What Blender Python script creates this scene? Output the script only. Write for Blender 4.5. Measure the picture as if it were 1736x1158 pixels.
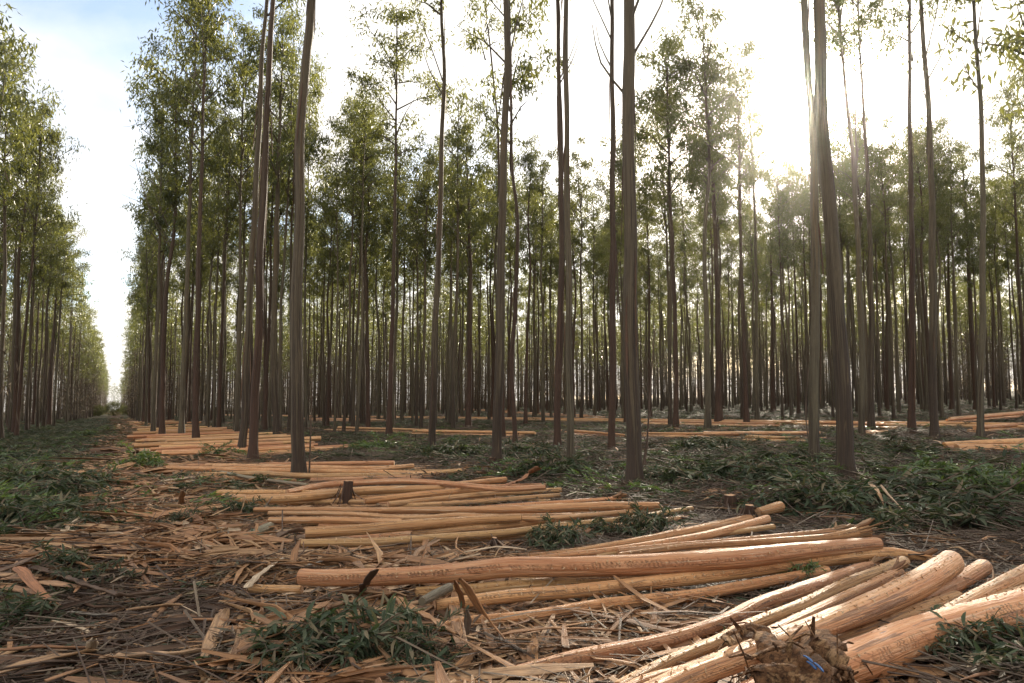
import bpy, math, random
import numpy as np
from mathutils import Vector, noise as mnoise

for _o in list(bpy.data.objects):
    bpy.data.objects.remove(_o)
SC = bpy.context.scene
COL = SC.collection

# ------------------------------------------------------------------ camera
F_PX, CAM_H, TILT = 1250.0, 1.3, 0.0217          # focal length in photo pixels, eye height, sideways rise of the land
PITCH = math.atan((680 - 579) / F_PX)
cam_d = bpy.data.cameras.new('camera')
cam = bpy.data.objects.new('camera', cam_d)
COL.objects.link(cam)
cam.location = (0, 0, CAM_H)
cam.rotation_euler = (math.pi / 2 + PITCH, 0, 0)
cam_d.sensor_width = 36.0
cam_d.lens = 36.0 * F_PX / 1736.0
cam_d.clip_start = 0.05
cam_d.clip_end = 6000
SC.camera = cam

# ------------------------------------------------------------------ sun, sky, exposure
SUN_AZ, SUN_EL = math.radians(22.0), math.radians(21.0)
SUN_DIR = Vector((math.sin(SUN_AZ) * math.cos(SUN_EL), math.cos(SUN_AZ) * math.cos(SUN_EL), math.sin(SUN_EL)))
sl = bpy.data.lights.new('sun', 'SUN')
sl.energy = 5.0
sl.angle = math.radians(0.55)
sl.color = (1.0, 0.88, 0.70)
sun = bpy.data.objects.new('sun', sl)
COL.objects.link(sun)
sun.location = (30, 60, 60)
sun.rotation_euler = (-SUN_DIR).to_track_quat('-Z', 'Y').to_euler()

W = bpy.data.worlds.new('World')
SC.world = W
W.use_nodes = True
nt = W.node_tree
nt.nodes.clear()


def nd(tree, kind, **kw):
    n = tree.nodes.new(kind)
    for k, v in kw.items():
        if k.startswith('in_'):
            key = k[3:]
            key = int(key) if key.isdigit() else key
            n.inputs[key].default_value = v
        else:
            setattr(n, k, v)
    return n


def math_n(tree, op, a, b=None, clamp=False):
    n = tree.nodes.new('ShaderNodeMath')
    n.operation = op
    n.use_clamp = clamp
    for i, x in enumerate((a, b)):
        if x is None:
            continue
        if isinstance(x, (int, float)):
            n.inputs[i].default_value = x
        else:
            tree.links.new(x, n.inputs[i])
    return n.outputs[0]


def ramp(tree, fac, stops, interp='LINEAR'):
    n = tree.nodes.new('ShaderNodeValToRGB')
    n.color_ramp.interpolation = interp
    el = n.color_ramp.elements
    while len(el) < len(stops):
        el.new(0.5)
    for e, (p, c) in zip(el, stops):
        e.position = p
        e.color = (c, c, c, 1) if isinstance(c, (int, float)) else (*c, 1)
    tree.links.new(fac, n.inputs[0])
    return n.outputs[0]


def mixc(tree, fac, a, b, mode='MIX'):
    n = tree.nodes.new('ShaderNodeMix')
    n.data_type = 'RGBA'
    n.blend_type = mode
    for idx, x in ((0, fac), (6, a), (7, b)):
        if isinstance(x, (int, float)):
            n.inputs[idx].default_value = x
        elif isinstance(x, tuple):
            n.inputs[idx].default_value = (*x, 1)
        else:
            tree.links.new(x, n.inputs[idx])
    return n.outputs[2]


sky = nd(nt, 'ShaderNodeTexSky')
sky.sky_type = 'NISHITA'
sky.sun_disc = False
sky.sun_elevation = SUN_EL
sky.sun_rotation = SUN_AZ
sky.altitude = 300
sky.dust_density = 1.5
tc = nd(nt, 'ShaderNodeTexCoord')
# clouds: thin bright layer with a few blue openings, laid on the direction of view
sep = nd(nt, 'ShaderNodeSeparateXYZ')
nt.links.new(tc.outputs['Generated'], sep.inputs[0])
zz = math_n(nt, 'ADD', math_n(nt, 'MAXIMUM', sep.outputs[2], 0.0), 0.22)
comb = nd(nt, 'ShaderNodeCombineXYZ')
nt.links.new(math_n(nt, 'DIVIDE', sep.outputs[0], zz), comb.inputs[0])
nt.links.new(math_n(nt, 'DIVIDE', sep.outputs[1], zz), comb.inputs[1])
comb.inputs[2].default_value = 3.7
cn = nd(nt, 'ShaderNodeTexNoise', in_Scale=1.25, in_Detail=7.0, in_Roughness=0.55, in_Distortion=0.3)
nt.links.new(comb.outputs[0], cn.inputs['Vector'])
cmask = ramp(nt, cn.outputs[0], [(0.36, 0.0), (0.49, 1.0)])
dot2 = nd(nt, 'ShaderNodeVectorMath', operation='DOT_PRODUCT')
nrm2 = nd(nt, 'ShaderNodeVectorMath', operation='NORMALIZE')
nt.links.new(tc.outputs['Generated'], nrm2.inputs[0])
nt.links.new(nrm2.outputs[0], dot2.inputs[0])
dot2.inputs[1].default_value = (-.4337, .7470, .5040)
open_ = math_n(nt, 'ADD', math_n(nt, 'MULTIPLY', dot2.outputs['Value'], 1.0), math_n(nt, 'MULTIPLY', math_n(nt, 'SUBTRACT', cn.outputs[0], .5), -.11))
cmask = math_n(nt, 'MULTIPLY', cmask, ramp(nt, open_, [(.960, 1.0), (.985, 0.0)]))
dotn = nd(nt, 'ShaderNodeVectorMath', operation='DOT_PRODUCT')
nrm = nd(nt, 'ShaderNodeVectorMath', operation='NORMALIZE')
nt.links.new(tc.outputs['Generated'], nrm.inputs[0])
nt.links.new(nrm.outputs[0], dotn.inputs[0])
dotn.inputs[1].default_value = SUN_DIR
dp = math_n(nt, 'MAXIMUM', dotn.outputs['Value'], 0.0)
wide = math_n(nt, 'MULTIPLY', math_n(nt, 'POWER', dp, 18.0), 7.0)
mid = math_n(nt, 'MULTIPLY', math_n(nt, 'POWER', dp, 420.0), 150.0)
core = math_n(nt, 'MULTIPLY', math_n(nt, 'POWER', dp, 9000.0), 2500.0)
shade = ramp(nt, cn.outputs[0], [(0.42, 1.0), (0.70, 0.92)])
cl_l = math_n(nt, 'MULTIPLY', math_n(nt, 'ADD', wide, 8.3), shade)
cl_c = nd(nt, 'ShaderNodeVectorMath', operation='SCALE')
cl_c.inputs[0].default_value = (1.0, 0.962, 0.905)
nt.links.new(cl_l, cl_c.inputs['Scale'])
gl_c = nd(nt, 'ShaderNodeVectorMath', operation='SCALE')
gl_c.inputs[0].default_value = (1.0, 0.94, 0.84)
nt.links.new(math_n(nt, 'ADD', mid, core), gl_c.inputs['Scale'])
skyb = nd(nt, 'ShaderNodeVectorMath', operation='SCALE')
nt.links.new(sky.outputs[0], skyb.inputs[0])
skyb.inputs['Scale'].default_value = 1.4
thin = mixc(nt, 0.04, skyb.outputs[0], cl_c.outputs[0])
blend = mixc(nt, cmask, thin, cl_c.outputs[0])
tot = nd(nt, 'ShaderNodeVectorMath', operation='ADD')
nt.links.new(blend, tot.inputs[0])
nt.links.new(gl_c.outputs[0], tot.inputs[1])
bg = nd(nt, 'ShaderNodeBackground', in_Strength=0.10)
nt.links.new(tot.outputs[0], bg.inputs[0])
wo = nd(nt, 'ShaderNodeOutputWorld')
nt.links.new(bg.outputs[0], wo.inputs[0])

SC.view_settings.view_transform = 'Standard'
SC.view_settings.look = 'None'
SC.view_settings.exposure = 0.9
SC.view_settings.gamma = 1.0
SC.view_settings.use_curve_mapping = False
SC.render.engine = 'CYCLES'
cy = SC.cycles
cy.max_bounces = 7
cy.diffuse_bounces = 4
cy.glossy_bounces = 2
cy.transmission_bounces = 4
cy.transparent_max_bounces = 4
cy.volume_bounces = 0
cy.sample_clamp_indirect = 6.0
cy.sample_clamp_direct = 0.0
cy.use_denoising = True
cy.caustics_reflective = False
cy.caustics_refractive = False

# ------------------------------------------------------------------ picture -> place
AL = math.atan((868 - 200) / F_PX)               # direction of the tree rows
SA, CA = math.sin(AL), math.cos(AL)


def ray(px, py):
    x = (px - 868) / F_PX
    y = (579 - py) / F_PX
    return (x, math.cos(PITCH) - y * math.sin(PITCH), math.sin(PITCH) + y * math.cos(PITCH))


def un(px, py, off=0.0):
    """point of the land (raised by off) seen at a photo pixel"""
    d = ray(px, py)
    t = (off - CAM_H) / (d[2] - TILT * d[0])
    return Vector((d[0] * t, d[1] * t, TILT * d[0] * t + off))


def uplane(px, py, Y):
    d = ray(px, py)
    t = Y / d[1]
    return Vector((d[0] * t, Y, CAM_H + d[2] * t))


def xy(u, v):
    return (-u * SA + v * CA, u * CA + v * SA)


def uv_of(X, Y):
    return (-X * SA + Y * CA, X * CA + Y * SA)


def to_px(X, Y, Z):
    dz = Z - CAM_H
    fw = Y * math.cos(PITCH) + dz * math.sin(PITCH)
    up = -Y * math.sin(PITCH) + dz * math.cos(PITCH)
    if fw < 0.1:
        return (-9999, -9999)
    return (868 + F_PX * X / fw, 579 - F_PX * up / fw)


def bump(X, Y):
    d = math.hypot(X, Y)
    k = 1.0 / (1.0 + (d / 60.0) ** 2)
    return k * (0.05 * mnoise.noise(Vector((X * 0.55, Y * 0.55, 0.3))) + 0.022 * mnoise.noise(Vector((X * 2.3, Y * 2.3, 5.1)))) - 0.03


def gz(X, Y):
    return TILT * X + bump(X, Y)


# ------------------------------------------------------------------ mesh helpers
class MB:
    """collects quads and triangles, then becomes ONE mesh"""

    def __init__(s):
        s.v, s.f, s.uv, s.mi, s.n = [], [], [], [], 0

    def add(s, V, F, UV=None, mi=0):
        V = np.asarray(V, dtype=np.float32)
        F = np.asarray(F, dtype=np.int32)
        if F.shape[1] == 3:
            F = np.concatenate([F, np.full((len(F), 1), -1, np.int32)], 1)
        s.v.append(V)
        s.f.append(np.where(F >= 0, F + s.n, -1))
        s.uv.append(np.zeros((len(V), 2), np.float32) if UV is None else np.asarray(UV, dtype=np.float32))
        s.mi.append(np.full(len(F), mi, np.int32))
        s.n += len(V)

    def mesh(s, name, mats, smooth=True):
        me = bpy.data.meshes.new(name)
        V = np.concatenate(s.v)
        F = np.concatenate(s.f)
        UV = np.concatenate(s.uv)
        mi = np.concatenate(s.mi)
        cnt = np.where(F[:, 3] < 0, 3, 4).astype(np.int32)
        loops = F.reshape(-1)
        loops = loops[loops >= 0].astype(np.int32)
        me.vertices.add(len(V))
        me.vertices.foreach_set('co', V.reshape(-1))
        me.loops.add(len(loops))
        me.loops.foreach_set('vertex_index', loops)
        me.polygons.add(len(F))
        start = np.concatenate([[0], np.cumsum(cnt)[:-1]]).astype(np.int32)
        me.polygons.foreach_set('loop_start', start)
        me.polygons.foreach_set('loop_total', cnt)
        me.polygons.foreach_set('material_index', mi)
        me.polygons.foreach_set('use_smooth', np.full(len(F), smooth, dtype=bool))
        uvl = me.uv_layers.new(name='UVMap')
        uvl.data.foreach_set('uv', UV[loops].reshape(-1).astype(np.float32))
        for m in mats:
            me.materials.append(m)
        me.update(calc_edges=True)
        return me


def frames(P):
    P = np.asarray(P, float)
    T = np.gradient(P, axis=0)
    T /= np.linalg.norm(T, axis=1)[:, None] + 1e-9
    ref = np.array([0, 0, 1.0]) if abs(T[0][2]) < 0.8 else np.array([1.0, 0, 0])
    A = np.cross(T, ref)
    A /= np.linalg.norm(A, axis=1)[:, None] + 1e-9
    B = np.cross(A, T)
    return T, A, B


def tube(mb, P, R, seg=8, caps=True, rough=0.0, rng=None, mi=0, u0=0.0, ns=9.0):
    P = np.asarray(P, float)
    R = np.broadcast_to(np.asarray(R, float), (len(P),))
    T, A, B = frames(P)
    L = np.concatenate([[0], np.cumsum(np.linalg.norm(np.diff(P, axis=0), axis=1))])
    a = np.linspace(0, 2 * math.pi, seg + 1)
    n = len(P)
    V = np.zeros((n, seg + 1, 3))
    RR = np.repeat(R[:, None], seg + 1, 1)
    if rough > 0:
        o = rng.random() * 90 if rng is not None else 0.0
        for i in range(n):
            for j in range(seg):
                q = Vector((L[i] * ns * 0.45, math.cos(a[j]) * 1.3 + o, math.sin(a[j]) * 1.3))
                q2 = Vector((L[i] * ns * 2.2, math.cos(a[j]) * 3 + o, math.sin(a[j]) * 3))
                RR[i, j] *= 1 + rough * (mnoise.noise(q) + 0.5 * mnoise.noise(q2))
            RR[i, seg] = RR[i, 0]
    V = P[:, None, :] + RR[:, :, None] * (np.cos(a)[None, :, None] * A[:, None, :] + np.sin(a)[None, :, None] * B[:, None, :])
    UV = np.stack([np.repeat(L[:, None] + u0, seg + 1, 1), np.repeat((a / (2 * math.pi))[None, :], n, 0)], -1)
    i, j = np.meshgrid(np.arange(n - 1), np.arange(seg), indexing='ij')
    k = i * (seg + 1) + j
    F = np.stack([k, k + 1, k + seg + 2, k + seg + 1], -1).reshape(-1, 4)
    mb.add(V.reshape(-1, 3), F, UV.reshape(-1, 2), mi)
    if caps:
        for e in (0, n - 1):
            C = np.concatenate([P[e][None], V[e, :seg]])
            idx = np.arange(seg)
            F3 = np.stack([np.zeros(seg, int), 1 + idx, 1 + (idx + 1) % seg], -1)
            if e == n - 1:
                F3 = F3[:, [0, 2, 1]]
            uvc = np.stack([np.full(seg + 1, L[e] + u0), np.zeros(seg + 1)], -1)
            mb.add(C, F3, uvc, mi)


def smooth_path(P, step):
    """Catmull-Rom through points, resampled at about step metres"""
    P = [np.asarray(p, float) for p in P]
    Q = [2 * P[0] - P[1]] + P + [2 * P[-1] - P[-2]]
    out = []
    for i in range(1, len(Q) - 2):
        m = max(1, int(np.linalg.norm(Q[i + 1] - Q[i]) / step))
        for k in range(m):
            t = k / m
            out.append(0.5 * ((2 * Q[i]) + (-Q[i - 1] + Q[i + 1]) * t + (2 * Q[i - 1] - 5 * Q[i] + 4 * Q[i + 1] - Q[i + 2]) * t * t
                              + (-Q[i - 1] + 3 * Q[i] - 3 * Q[i + 1] + Q[i + 2]) * t ** 3))
    out.append(P[-1])
    return np.array(out)


def rvec(rng, s=1.0):
    return rng.normal(0, s, 3)


def unit(v):
    return v / (np.linalg.norm(v, axis=-1, keepdims=True) + 1e-9)


def leaves_simple(mb, C, D, L, Wd, rng, mi=0):
    """lance-shaped folded leaves: one four-cornered blade each, seen as slim slivers"""
    n = len(C)
    S = unit(np.cross(D, rng.normal(0, 1, (n, 3))))
    N = unit(np.cross(D, S))
    b = C
    tip = C + D * L[:, None] + N * (L * 0.12)[:, None]
    m = C + D * (L * 0.42)[:, None] - N * (L * 0.04)[:, None]
    l = m + S * (Wd * .5)[:, None]
    r = m - S * (Wd * .5)[:, None]
    V = np.stack([b, l, tip, r], 1).reshape(-1, 3)
    k = np.arange(n)[:, None] * 4
    mb.add(V, k + np.array([[0, 1, 2, 3]]), None, mi)


def leaves_fine(mb, C, D, L, Wd, rng, mi=0):
    """sickle-shaped leaves with a bent rib and a fold, for leaves seen close by"""
    n = len(C)
    S = unit(np.cross(D, rng.normal(0, 1, (n, 3)) * 0.35 + np.array([0, 0, 1.0])))
    N = unit(np.cross(S, D))
    sick = rng.uniform(-.16, .16, n)
    drop = rng.uniform(-.02, .28, n)
    ts = [0.0, .22, .5, .78, 1.0]
    ws = [0.0, .8, 1.0, .62, 0.0]
    rows = []
    for t, w in zip(ts, ws):
        c = C + D * (L * t)[:, None] + S * (L * sick * math.sin(math.pi * t))[:, None] - N * (L * drop * t * t)[:, None]
        if w == 0:
            rows.append([c])
        else:
            h = (Wd * .5 * w)
            rows.append([c + S * h[:, None] + N * (h * .35)[:, None], c, c - S * h[:, None] + N * (h * .35)[:, None]])
    V = np.stack([p for r in rows for p in r], 1).reshape(-1, 3)      # 11 per leaf
    F4 = np.array([[1, 4, 5, 2], [2, 5, 6, 3], [4, 7, 8, 5], [5, 8, 9, 6]])
    F3 = np.array([[0, 1, 2, -1], [0, 2, 3, -1], [7, 10, 8, -1], [8, 10, 9, -1]])
    T = np.concatenate([F4, F3])
    k = np.arange(n)[:, None, None] * 11
    F = np.where(T[None] >= 0, T[None] + k, -1).reshape(-1, 4)
    mb.add(V, F, None, mi)


def strip(mb, P, w, curl, th, rng, mi=0, nseg=4, twist=0.0, ragged=0.25, roll0=0.0, tp=.4):
    """a peeled strip of bark: curled cross section, real thickness, torn edges"""
    P = np.asarray(P, float)
    T, A, B = frames(P)
    n = len(P)
    tw = roll0 + np.linspace(0, twist, n)
    A2 = A * np.cos(tw)[:, None] + B * np.sin(tw)[:, None]
    B2 = -A * np.sin(tw)[:, None] + B * np.cos(tw)[:, None]
    L = np.concatenate([[0], np.cumsum(np.linalg.norm(np.diff(P, axis=0), axis=1))])
    kn_ = max(3, n // 3)
    rg_ = np.interp(np.linspace(0, 1, n), np.linspace(0, 1, kn_), rng.uniform(-1, 1, kn_))
    rg2_ = np.interp(np.linspace(0, 1, n), np.linspace(0, 1, kn_), rng.uniform(-1, 1, kn_))
    ww = w * (1 + ragged * (.8 * rg_ + .3 * rng.uniform(-1, 1, n))) * np.clip(np.minimum(L + .3 * w * tp, L[-1] - L + .3 * w * tp) / (w * .9 * tp), .35, 1)
    off = rg2_ * ragged * w * .35
    out, uvs = [], []
    for side in (0, 1):
        t = np.linspace(-.5, .5, nseg + 1)
        if side:
            t = t[::-1]
        x = t[None, :] * ww[:, None] + off[:, None]
        r = ww[:, None] / max(curl, .05)
        ang = t * curl
        xx = np.sin(ang)[None] * r + off[:, None]
        zz_ = (1 - np.cos(ang))[None] * r + (th if side else 0)
        V = P[:, None, :] + xx[:, :, None] * A2[:, None, :] + zz_[:, :, None] * B2[:, None, :]
        out.append(V)
        uvs.append(np.stack([np.repeat(L[:, None], nseg + 1, 1), np.repeat(t[None] * w, n, 0)], -1))
    V = np.concatenate(out, 1)
    UV = np.concatenate(uvs, 1)
    m = 2 * (nseg + 1)
    i, j = np.meshgrid(np.arange(n - 1), np.arange(m), indexing='ij')
    a = i * m + j
    b = i * m + (j + 1) % m
    F = np.stack([a, b, b + m, a + m], -1).reshape(-1, 4)
    mb.add(V.reshape(-1, 3), F, UV.reshape(-1, 2), mi)


# ------------------------------------------------------------------ object helpers
def link(o, parent=None):
    COL.objects.link(o)
    if parent is not None:
        o.parent = parent
    return o


def obj(name, me, parent=None, loc=(0, 0, 0)):
    o = bpy.data.objects.new(name, me)
    o.location = loc
    return link(o, parent)


def tag(o, label=None, cat=None, group=None, kind=None):
    if label:
        o['label'] = label
    if cat:
        o['category'] = cat
    if group:
        o['group'] = group
    if kind:
        o['kind'] = kind
    return o


def empty(name, loc, rz=0.0, sc=1.0):
    o = bpy.data.objects.new(name, None)
    o.empty_display_size = 0.3
    o.location = loc
    o.rotation_euler = (0, 0, rz)
    o.scale = (sc, sc, sc)
    return link(o)


# ------------------------------------------------------------------ materials
def new_mat(name):
    m = bpy.data.materials.new(name)
    m.use_nodes = True
    t = m.node_tree
    t.nodes.clear()
    out = t.nodes.new('ShaderNodeOutputMaterial')
    return m, t, out


def noise_tex(t, vec, scale, detail=4.0, rough=0.55, dist=0.0):
    n = nd(t, 'ShaderNodeTexNoise', in_Scale=scale, in_Detail=detail, in_Roughness=rough, in_Distortion=dist)
    t.links.new(vec, n.inputs['Vector'])
    return n.outputs[0]


def mapping(t, vec, scale, loc=(0, 0, 0)):
    n = t.nodes.new('ShaderNodeMapping')
    n.inputs['Scale'].default_value = scale
    n.inputs['Location'].default_value = loc
    t.links.new(vec, n.inputs['Vector'])
    return n.outputs[0]


def bump_n(t, h, strength, dist):
    n = nd(t, 'ShaderNodeBump', in_Strength=strength, in_Distance=dist)
    t.links.new(h, n.inputs['Height'])
    return n.outputs[0]


def cyl_vec(t, ku=1.0, kr=1.0):
    """seam-free coordinates on a round stem: (along, cos, sin) from the uv, plus a shift per object"""
    uvn = nd(t, 'ShaderNodeUVMap')
    s = nd(t, 'ShaderNodeSeparateXYZ')
    t.links.new(uvn.outputs[0], s.inputs[0])
    an = math_n(t, 'MULTIPLY', s.outputs[1], 2 * math.pi)
    c = nd(t, 'ShaderNodeCombineXYZ')
    oi = nd(t, 'ShaderNodeObjectInfo')
    sh = math_n(t, 'MULTIPLY', oi.outputs['Random'], 60.0)
    t.links.new(math_n(t, 'ADD', math_n(t, 'MULTIPLY', s.outputs[0], ku), sh), c.inputs[0])
    t.links.new(math_n(t, 'MULTIPLY', math_n(t, 'COSINE', an), kr), c.inputs[1])
    t.links.new(math_n(t, 'MULTIPLY', math_n(t, 'SINE', an), kr), c.inputs[2])
    return c.outputs[0], s.outputs[0], s.outputs[1], oi.outputs['Random']


def peeled_mat(name, ca, cb, cc, marks=1.0):
    m, t, out = new_mat(name)
    vec, U, V, rnd = cyl_vec(t, 1.0, 1.0)
    b = nd(t, 'ShaderNodeBsdfPrincipled')
    n1 = noise_tex(t, mapping(t, vec, (1.1, 1.6, 1.6)), 1.0, 5, .6, .4)
    n2 = noise_tex(t, mapping(t, vec, (7, 5, 5), (3, 1, 4)), 1.0, 5, .65)
    n3 = noise_tex(t, mapping(t, vec, (2.2, 7, 7), (1, 7, 4)), 1.0, 4, .6, .3)
    c = mixc(t, ramp(t, n1, [(.40, 0), (.58, 1)]), ca, cb)
    c = mixc(t, ramp(t, n3, [(.5, 0), (.72, .6)]), c, cc)
    c = mixc(t, ramp(t, n2, [(.28, .7), (.40, 0)]), c, tuple(x * .45 for x in ca))
    # rows of short bruises left by feed rollers: fine print of the peeling machine
    sk = math_n(t, 'ADD', math_n(t, 'MULTIPLY', U, 36.0), math_n(t, 'MULTIPLY', V, 7.0))
    sk = math_n(t, 'ADD', sk, math_n(t, 'MULTIPLY', n2, 4.5))
    fr = math_n(t, 'FRACT', sk)
    dash = ramp(t, fr, [(.0, 1), (.2, 1), (.34, 0), (.93, 0), (1.0, 1)])
    bandv = math_n(t, 'SINE', math_n(t, 'ADD', math_n(t, 'MULTIPLY', V, 2 * math.pi * 4), math_n(t, 'ADD', math_n(t, 'MULTIPLY', n1, 7.0), math_n(t, 'MULTIPLY', rnd, 20))))
    band = ramp(t, bandv, [(.55, 0), (.8, 1)])
    cell = nd(t, 'ShaderNodeTexWhiteNoise', noise_dimensions='1D')
    t.links.new(math_n(t, 'FLOOR', sk), cell.inputs['W'])
    keep = ramp(t, cell.outputs[0], [(.25, 0), (.4, 1)])
    mk = math_n(t, 'MULTIPLY', math_n(t, 'MULTIPLY', dash, band), keep)
    mk = math_n(t, 'MULTIPLY', mk, marks)
    patch = ramp(t, n1, [(.38, 1), (.5, .35)])
    mk = math_n(t, 'MULTIPLY', mk, patch)
    c = mixc(t, math_n(t, 'MULTIPLY', mk, .52), c, tuple(x * .30 for x in ca))
    # knots and small holes
    vo = nd(t, 'ShaderNodeTexVoronoi', in_Scale=1.0)
    t.links.new(mapping(t, vec, (2.6, 1.5, 1.5), (2, 5, 1)), vo.inputs['Vector'])
    kn = ramp(t, vo.outputs['Distance'], [(.05, 1), (.11, 0)])
    c = mixc(t, math_n(t, 'MULTIPLY', kn, .8), c, (.09, .04, .022))
    # thin remnants of bark and dirt
    rem = noise_tex(t, mapping(t, vec, (.9, 1.5, 1.5), (8, 2, 6)), 1.6, 6, .68, .6)
    rthr = math_n(t, 'ADD', rem, math_n(t, 'MULTIPLY', math_n(t, 'SUBTRACT', math_n(t, 'FRACT', math_n(t, 'MULTIPLY', rnd, 3.7)), .5), .10))
    c = mixc(t, ramp(t, rthr, [(.585, 0), (.61, .75)]), c, (.20, .105, .055))
    c = mixc(t, ramp(t, rthr, [(.40, .55), (.33, .0)] if False else [(.33, .55), (.41, 0)]), c, (.78, .60, .40))
    # one tone per log
    hsv = nd(t, 'ShaderNodeHueSaturation')
    t.links.new(c, hsv.inputs['Color'])
    t.links.new(math_n(t, 'ADD', math_n(t, 'MULTIPLY', rnd, .014), .494), hsv.inputs['Hue'])
    t.links.new(math_n(t, 'ADD', math_n(t, 'MULTIPLY', math_n(t, 'FRACT', math_n(t, 'MULTIPLY', rnd, 7.3)), .34), .80), hsv.inputs['Value'])
    t.links.new(hsv.outputs[0], b.inputs['Base Color'])
    b.inputs['Roughness'].default_value = 0.5
    t.links.new(ramp(t, n2, [(.3, .66), (.6, .42)]), b.inputs['Roughness'])
    h = math_n(t, 'ADD', math_n(t, 'MULTIPLY', n2, .5), math_n(t, 'MULTIPLY', n3, .5))
    h = math_n(t, 'SUBTRACT', h, math_n(t, 'MULTIPLY', mk, .8))
    t.links.new(bump_n(t, h, .9, .024), b.inputs['Normal'])
    t.links.new(b.outputs[0], out.inputs[0])
    return m


def trunk_mat(name, low, up, rough_share):
    m, t, out = new_mat(name)
    vec, U, V, rnd = cyl_vec(t, 1.0, 1.0)
    b = nd(t, 'ShaderNodeBsdfPrincipled')
    st = noise_tex(t, mapping(t, vec, (.35, 3.2, 3.2)), 1.0, 5, .6, .5)
    st2 = noise_tex(t, mapping(t, vec, (1.3, 9, 9), (4, 4, 1)), 1.0, 6, .65, .3)
    fine = noise_tex(t, mapping(t, vec, (11, 26, 26), (9, 2, 1)), 1.0, 4, .65)
    hh = math_n(t, 'ADD', math_n(t, 'MULTIPLY', U, -.10), rough_share)
    f = math_n(t, 'ADD', hh, math_n(t, 'MULTIPLY', math_n(t, 'SUBTRACT', st, .5), 2.4))
    msk = ramp(t, f, [(.38, 0), (.56, 1)])
    smooth_c = mixc(t, ramp(t, st2, [(.38, 0), (.66, 1)]), up, tuple(x * .58 for x in (up[0], up[1] * .93, up[2] * .85)))
    smooth_c = mixc(t, ramp(t, st, [(.54, 0), (.62, .9)]), smooth_c, (up[0] * 1.25, up[1] * .98, up[2] * .7))
    rough_c = mixc(t, ramp(t, st2, [(.35, 0), (.65, 1)]), low, tuple(x * .36 for x in low))
    c = mixc(t, msk, smooth_c, rough_c)
    blot = noise_tex(t, mapping(t, vec, (1.6, 2.4, 2.4), (7, 3, 8)), 1.0, 4, .6, .8)
    c = mixc(t, ramp(t, blot, [(.56, 0), (.66, .55)]), c, tuple(x * .40 for x in low))
    c = mixc(t, ramp(t, blot, [(.30, .5), (.40, 0)]), c, (up[0] * 1.6, up[1] * 1.5, up[2] * 1.35))
    c = mixc(t, ramp(t, fine, [(.3, .5), (.48, 0)]), c, (.04, .026, .018))
    t.links.new(c, b.inputs['Base Color'])
    b.inputs['Roughness'].default_value = 0.72
    h = math_n(t, 'ADD', math_n(t, 'MULTIPLY', st2, .8), math_n(t, 'ADD', math_n(t, 'MULTIPLY', fine, .35), math_n(t, 'MULTIPLY', msk, .55)))
    t.links.new(bump_n(t, h, .9, .02), b.inputs['Normal'])
    t.links.new(b.outputs[0], out.inputs[0])
    return m


def leaf_mat(name, cols, gloss=.38, trans=.32, tcol=(.16, .22, .03), spread=1.0):
    m, t, out = new_mat(name)
    g = nd(t, 'ShaderNodeNewGeometry')
    c = ramp(t, g.outputs['Random Per Island'], cols)
    tx = nd(t, 'ShaderNodeTexCoord')
    n = noise_tex(t, tx.outputs['Object'], 1.2 * spread, 2)
    oi = nd(t, 'ShaderNodeObjectInfo')
    hsv = nd(t, 'ShaderNodeHueSaturation')
    t.links.new(c, hsv.inputs['Color'])
    t.links.new(math_n(t, 'ADD', math_n(t, 'MULTIPLY', oi.outputs['Random'], .35), math_n(t, 'ADD', math_n(t, 'MULTIPLY', n, .7), .45)), hsv.inputs['Value'])
    t.links.new(math_n(t, 'ADD', math_n(t, 'MULTIPLY', oi.outputs['Random'], .035), .485), hsv.inputs['Hue'])
    b = nd(t, 'ShaderNodeBsdfPrincipled')
    b.inputs['Roughness'].default_value = gloss
    b.inputs['Specular IOR Level'].default_value = .5 if gloss < .45 else .2
    t.links.new(hsv.outputs[0], b.inputs['Base Color'])
    tr = nd(t, 'ShaderNodeBsdfTranslucent')
    tcn = mixc(t, .75, hsv.outputs[0], tcol)
    t.links.new(tcn, tr.inputs[0])
    mx = nd(t, 'ShaderNodeMixShader', in_0=trans)
    t.links.new(b.outputs[0], mx.inputs[1])
    t.links.new(tr.outputs[0], mx.inputs[2])
    t.links.new(mx.outputs[0], out.inputs[0])
    return m


def bark_strip_mat(name, cols, dark=.4):
    m, t, out = new_mat(name)
    g = nd(t, 'ShaderNodeNewGeometry')
    oi = nd(t, 'ShaderNodeObjectInfo')
    r = math_n(t, 'FRACT', math_n(t, 'ADD', g.outputs['Random Per Island'], math_n(t, 'MULTIPLY', oi.outputs['Random'], 5.7)))
    c = ramp(t, r, cols)
    uvn = nd(t, 'ShaderNodeUVMap')
    n = noise_tex(t, mapping(t, uvn.outputs[0], (5, 90, 1)), 1.0, 4, .65, .5)
    n2 = noise_tex(t, mapping(t, uvn.outputs[0], (9, 14, 1)), 1.0, 4, .6)
    c = mixc(t, ramp(t, n, [(.35, .75), (.6, 0)]), c, (.10, .052, .03))
    c = mixc(t, ramp(t, n2, [(.35, dark), (.55, 0)]), c, (.055, .038, .028))
    b = nd(t, 'ShaderNodeBsdfPrincipled', in_Roughness=.66)
    b.inputs['Specular IOR Level'].default_value = .3
    t.links.new(c, b.inputs['Base Color'])
    t.links.new(bump_n(t, n, .6, .006), b.inputs['Normal'])
    t.links.new(b.outputs[0], out.inputs[0])
    return m


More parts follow.
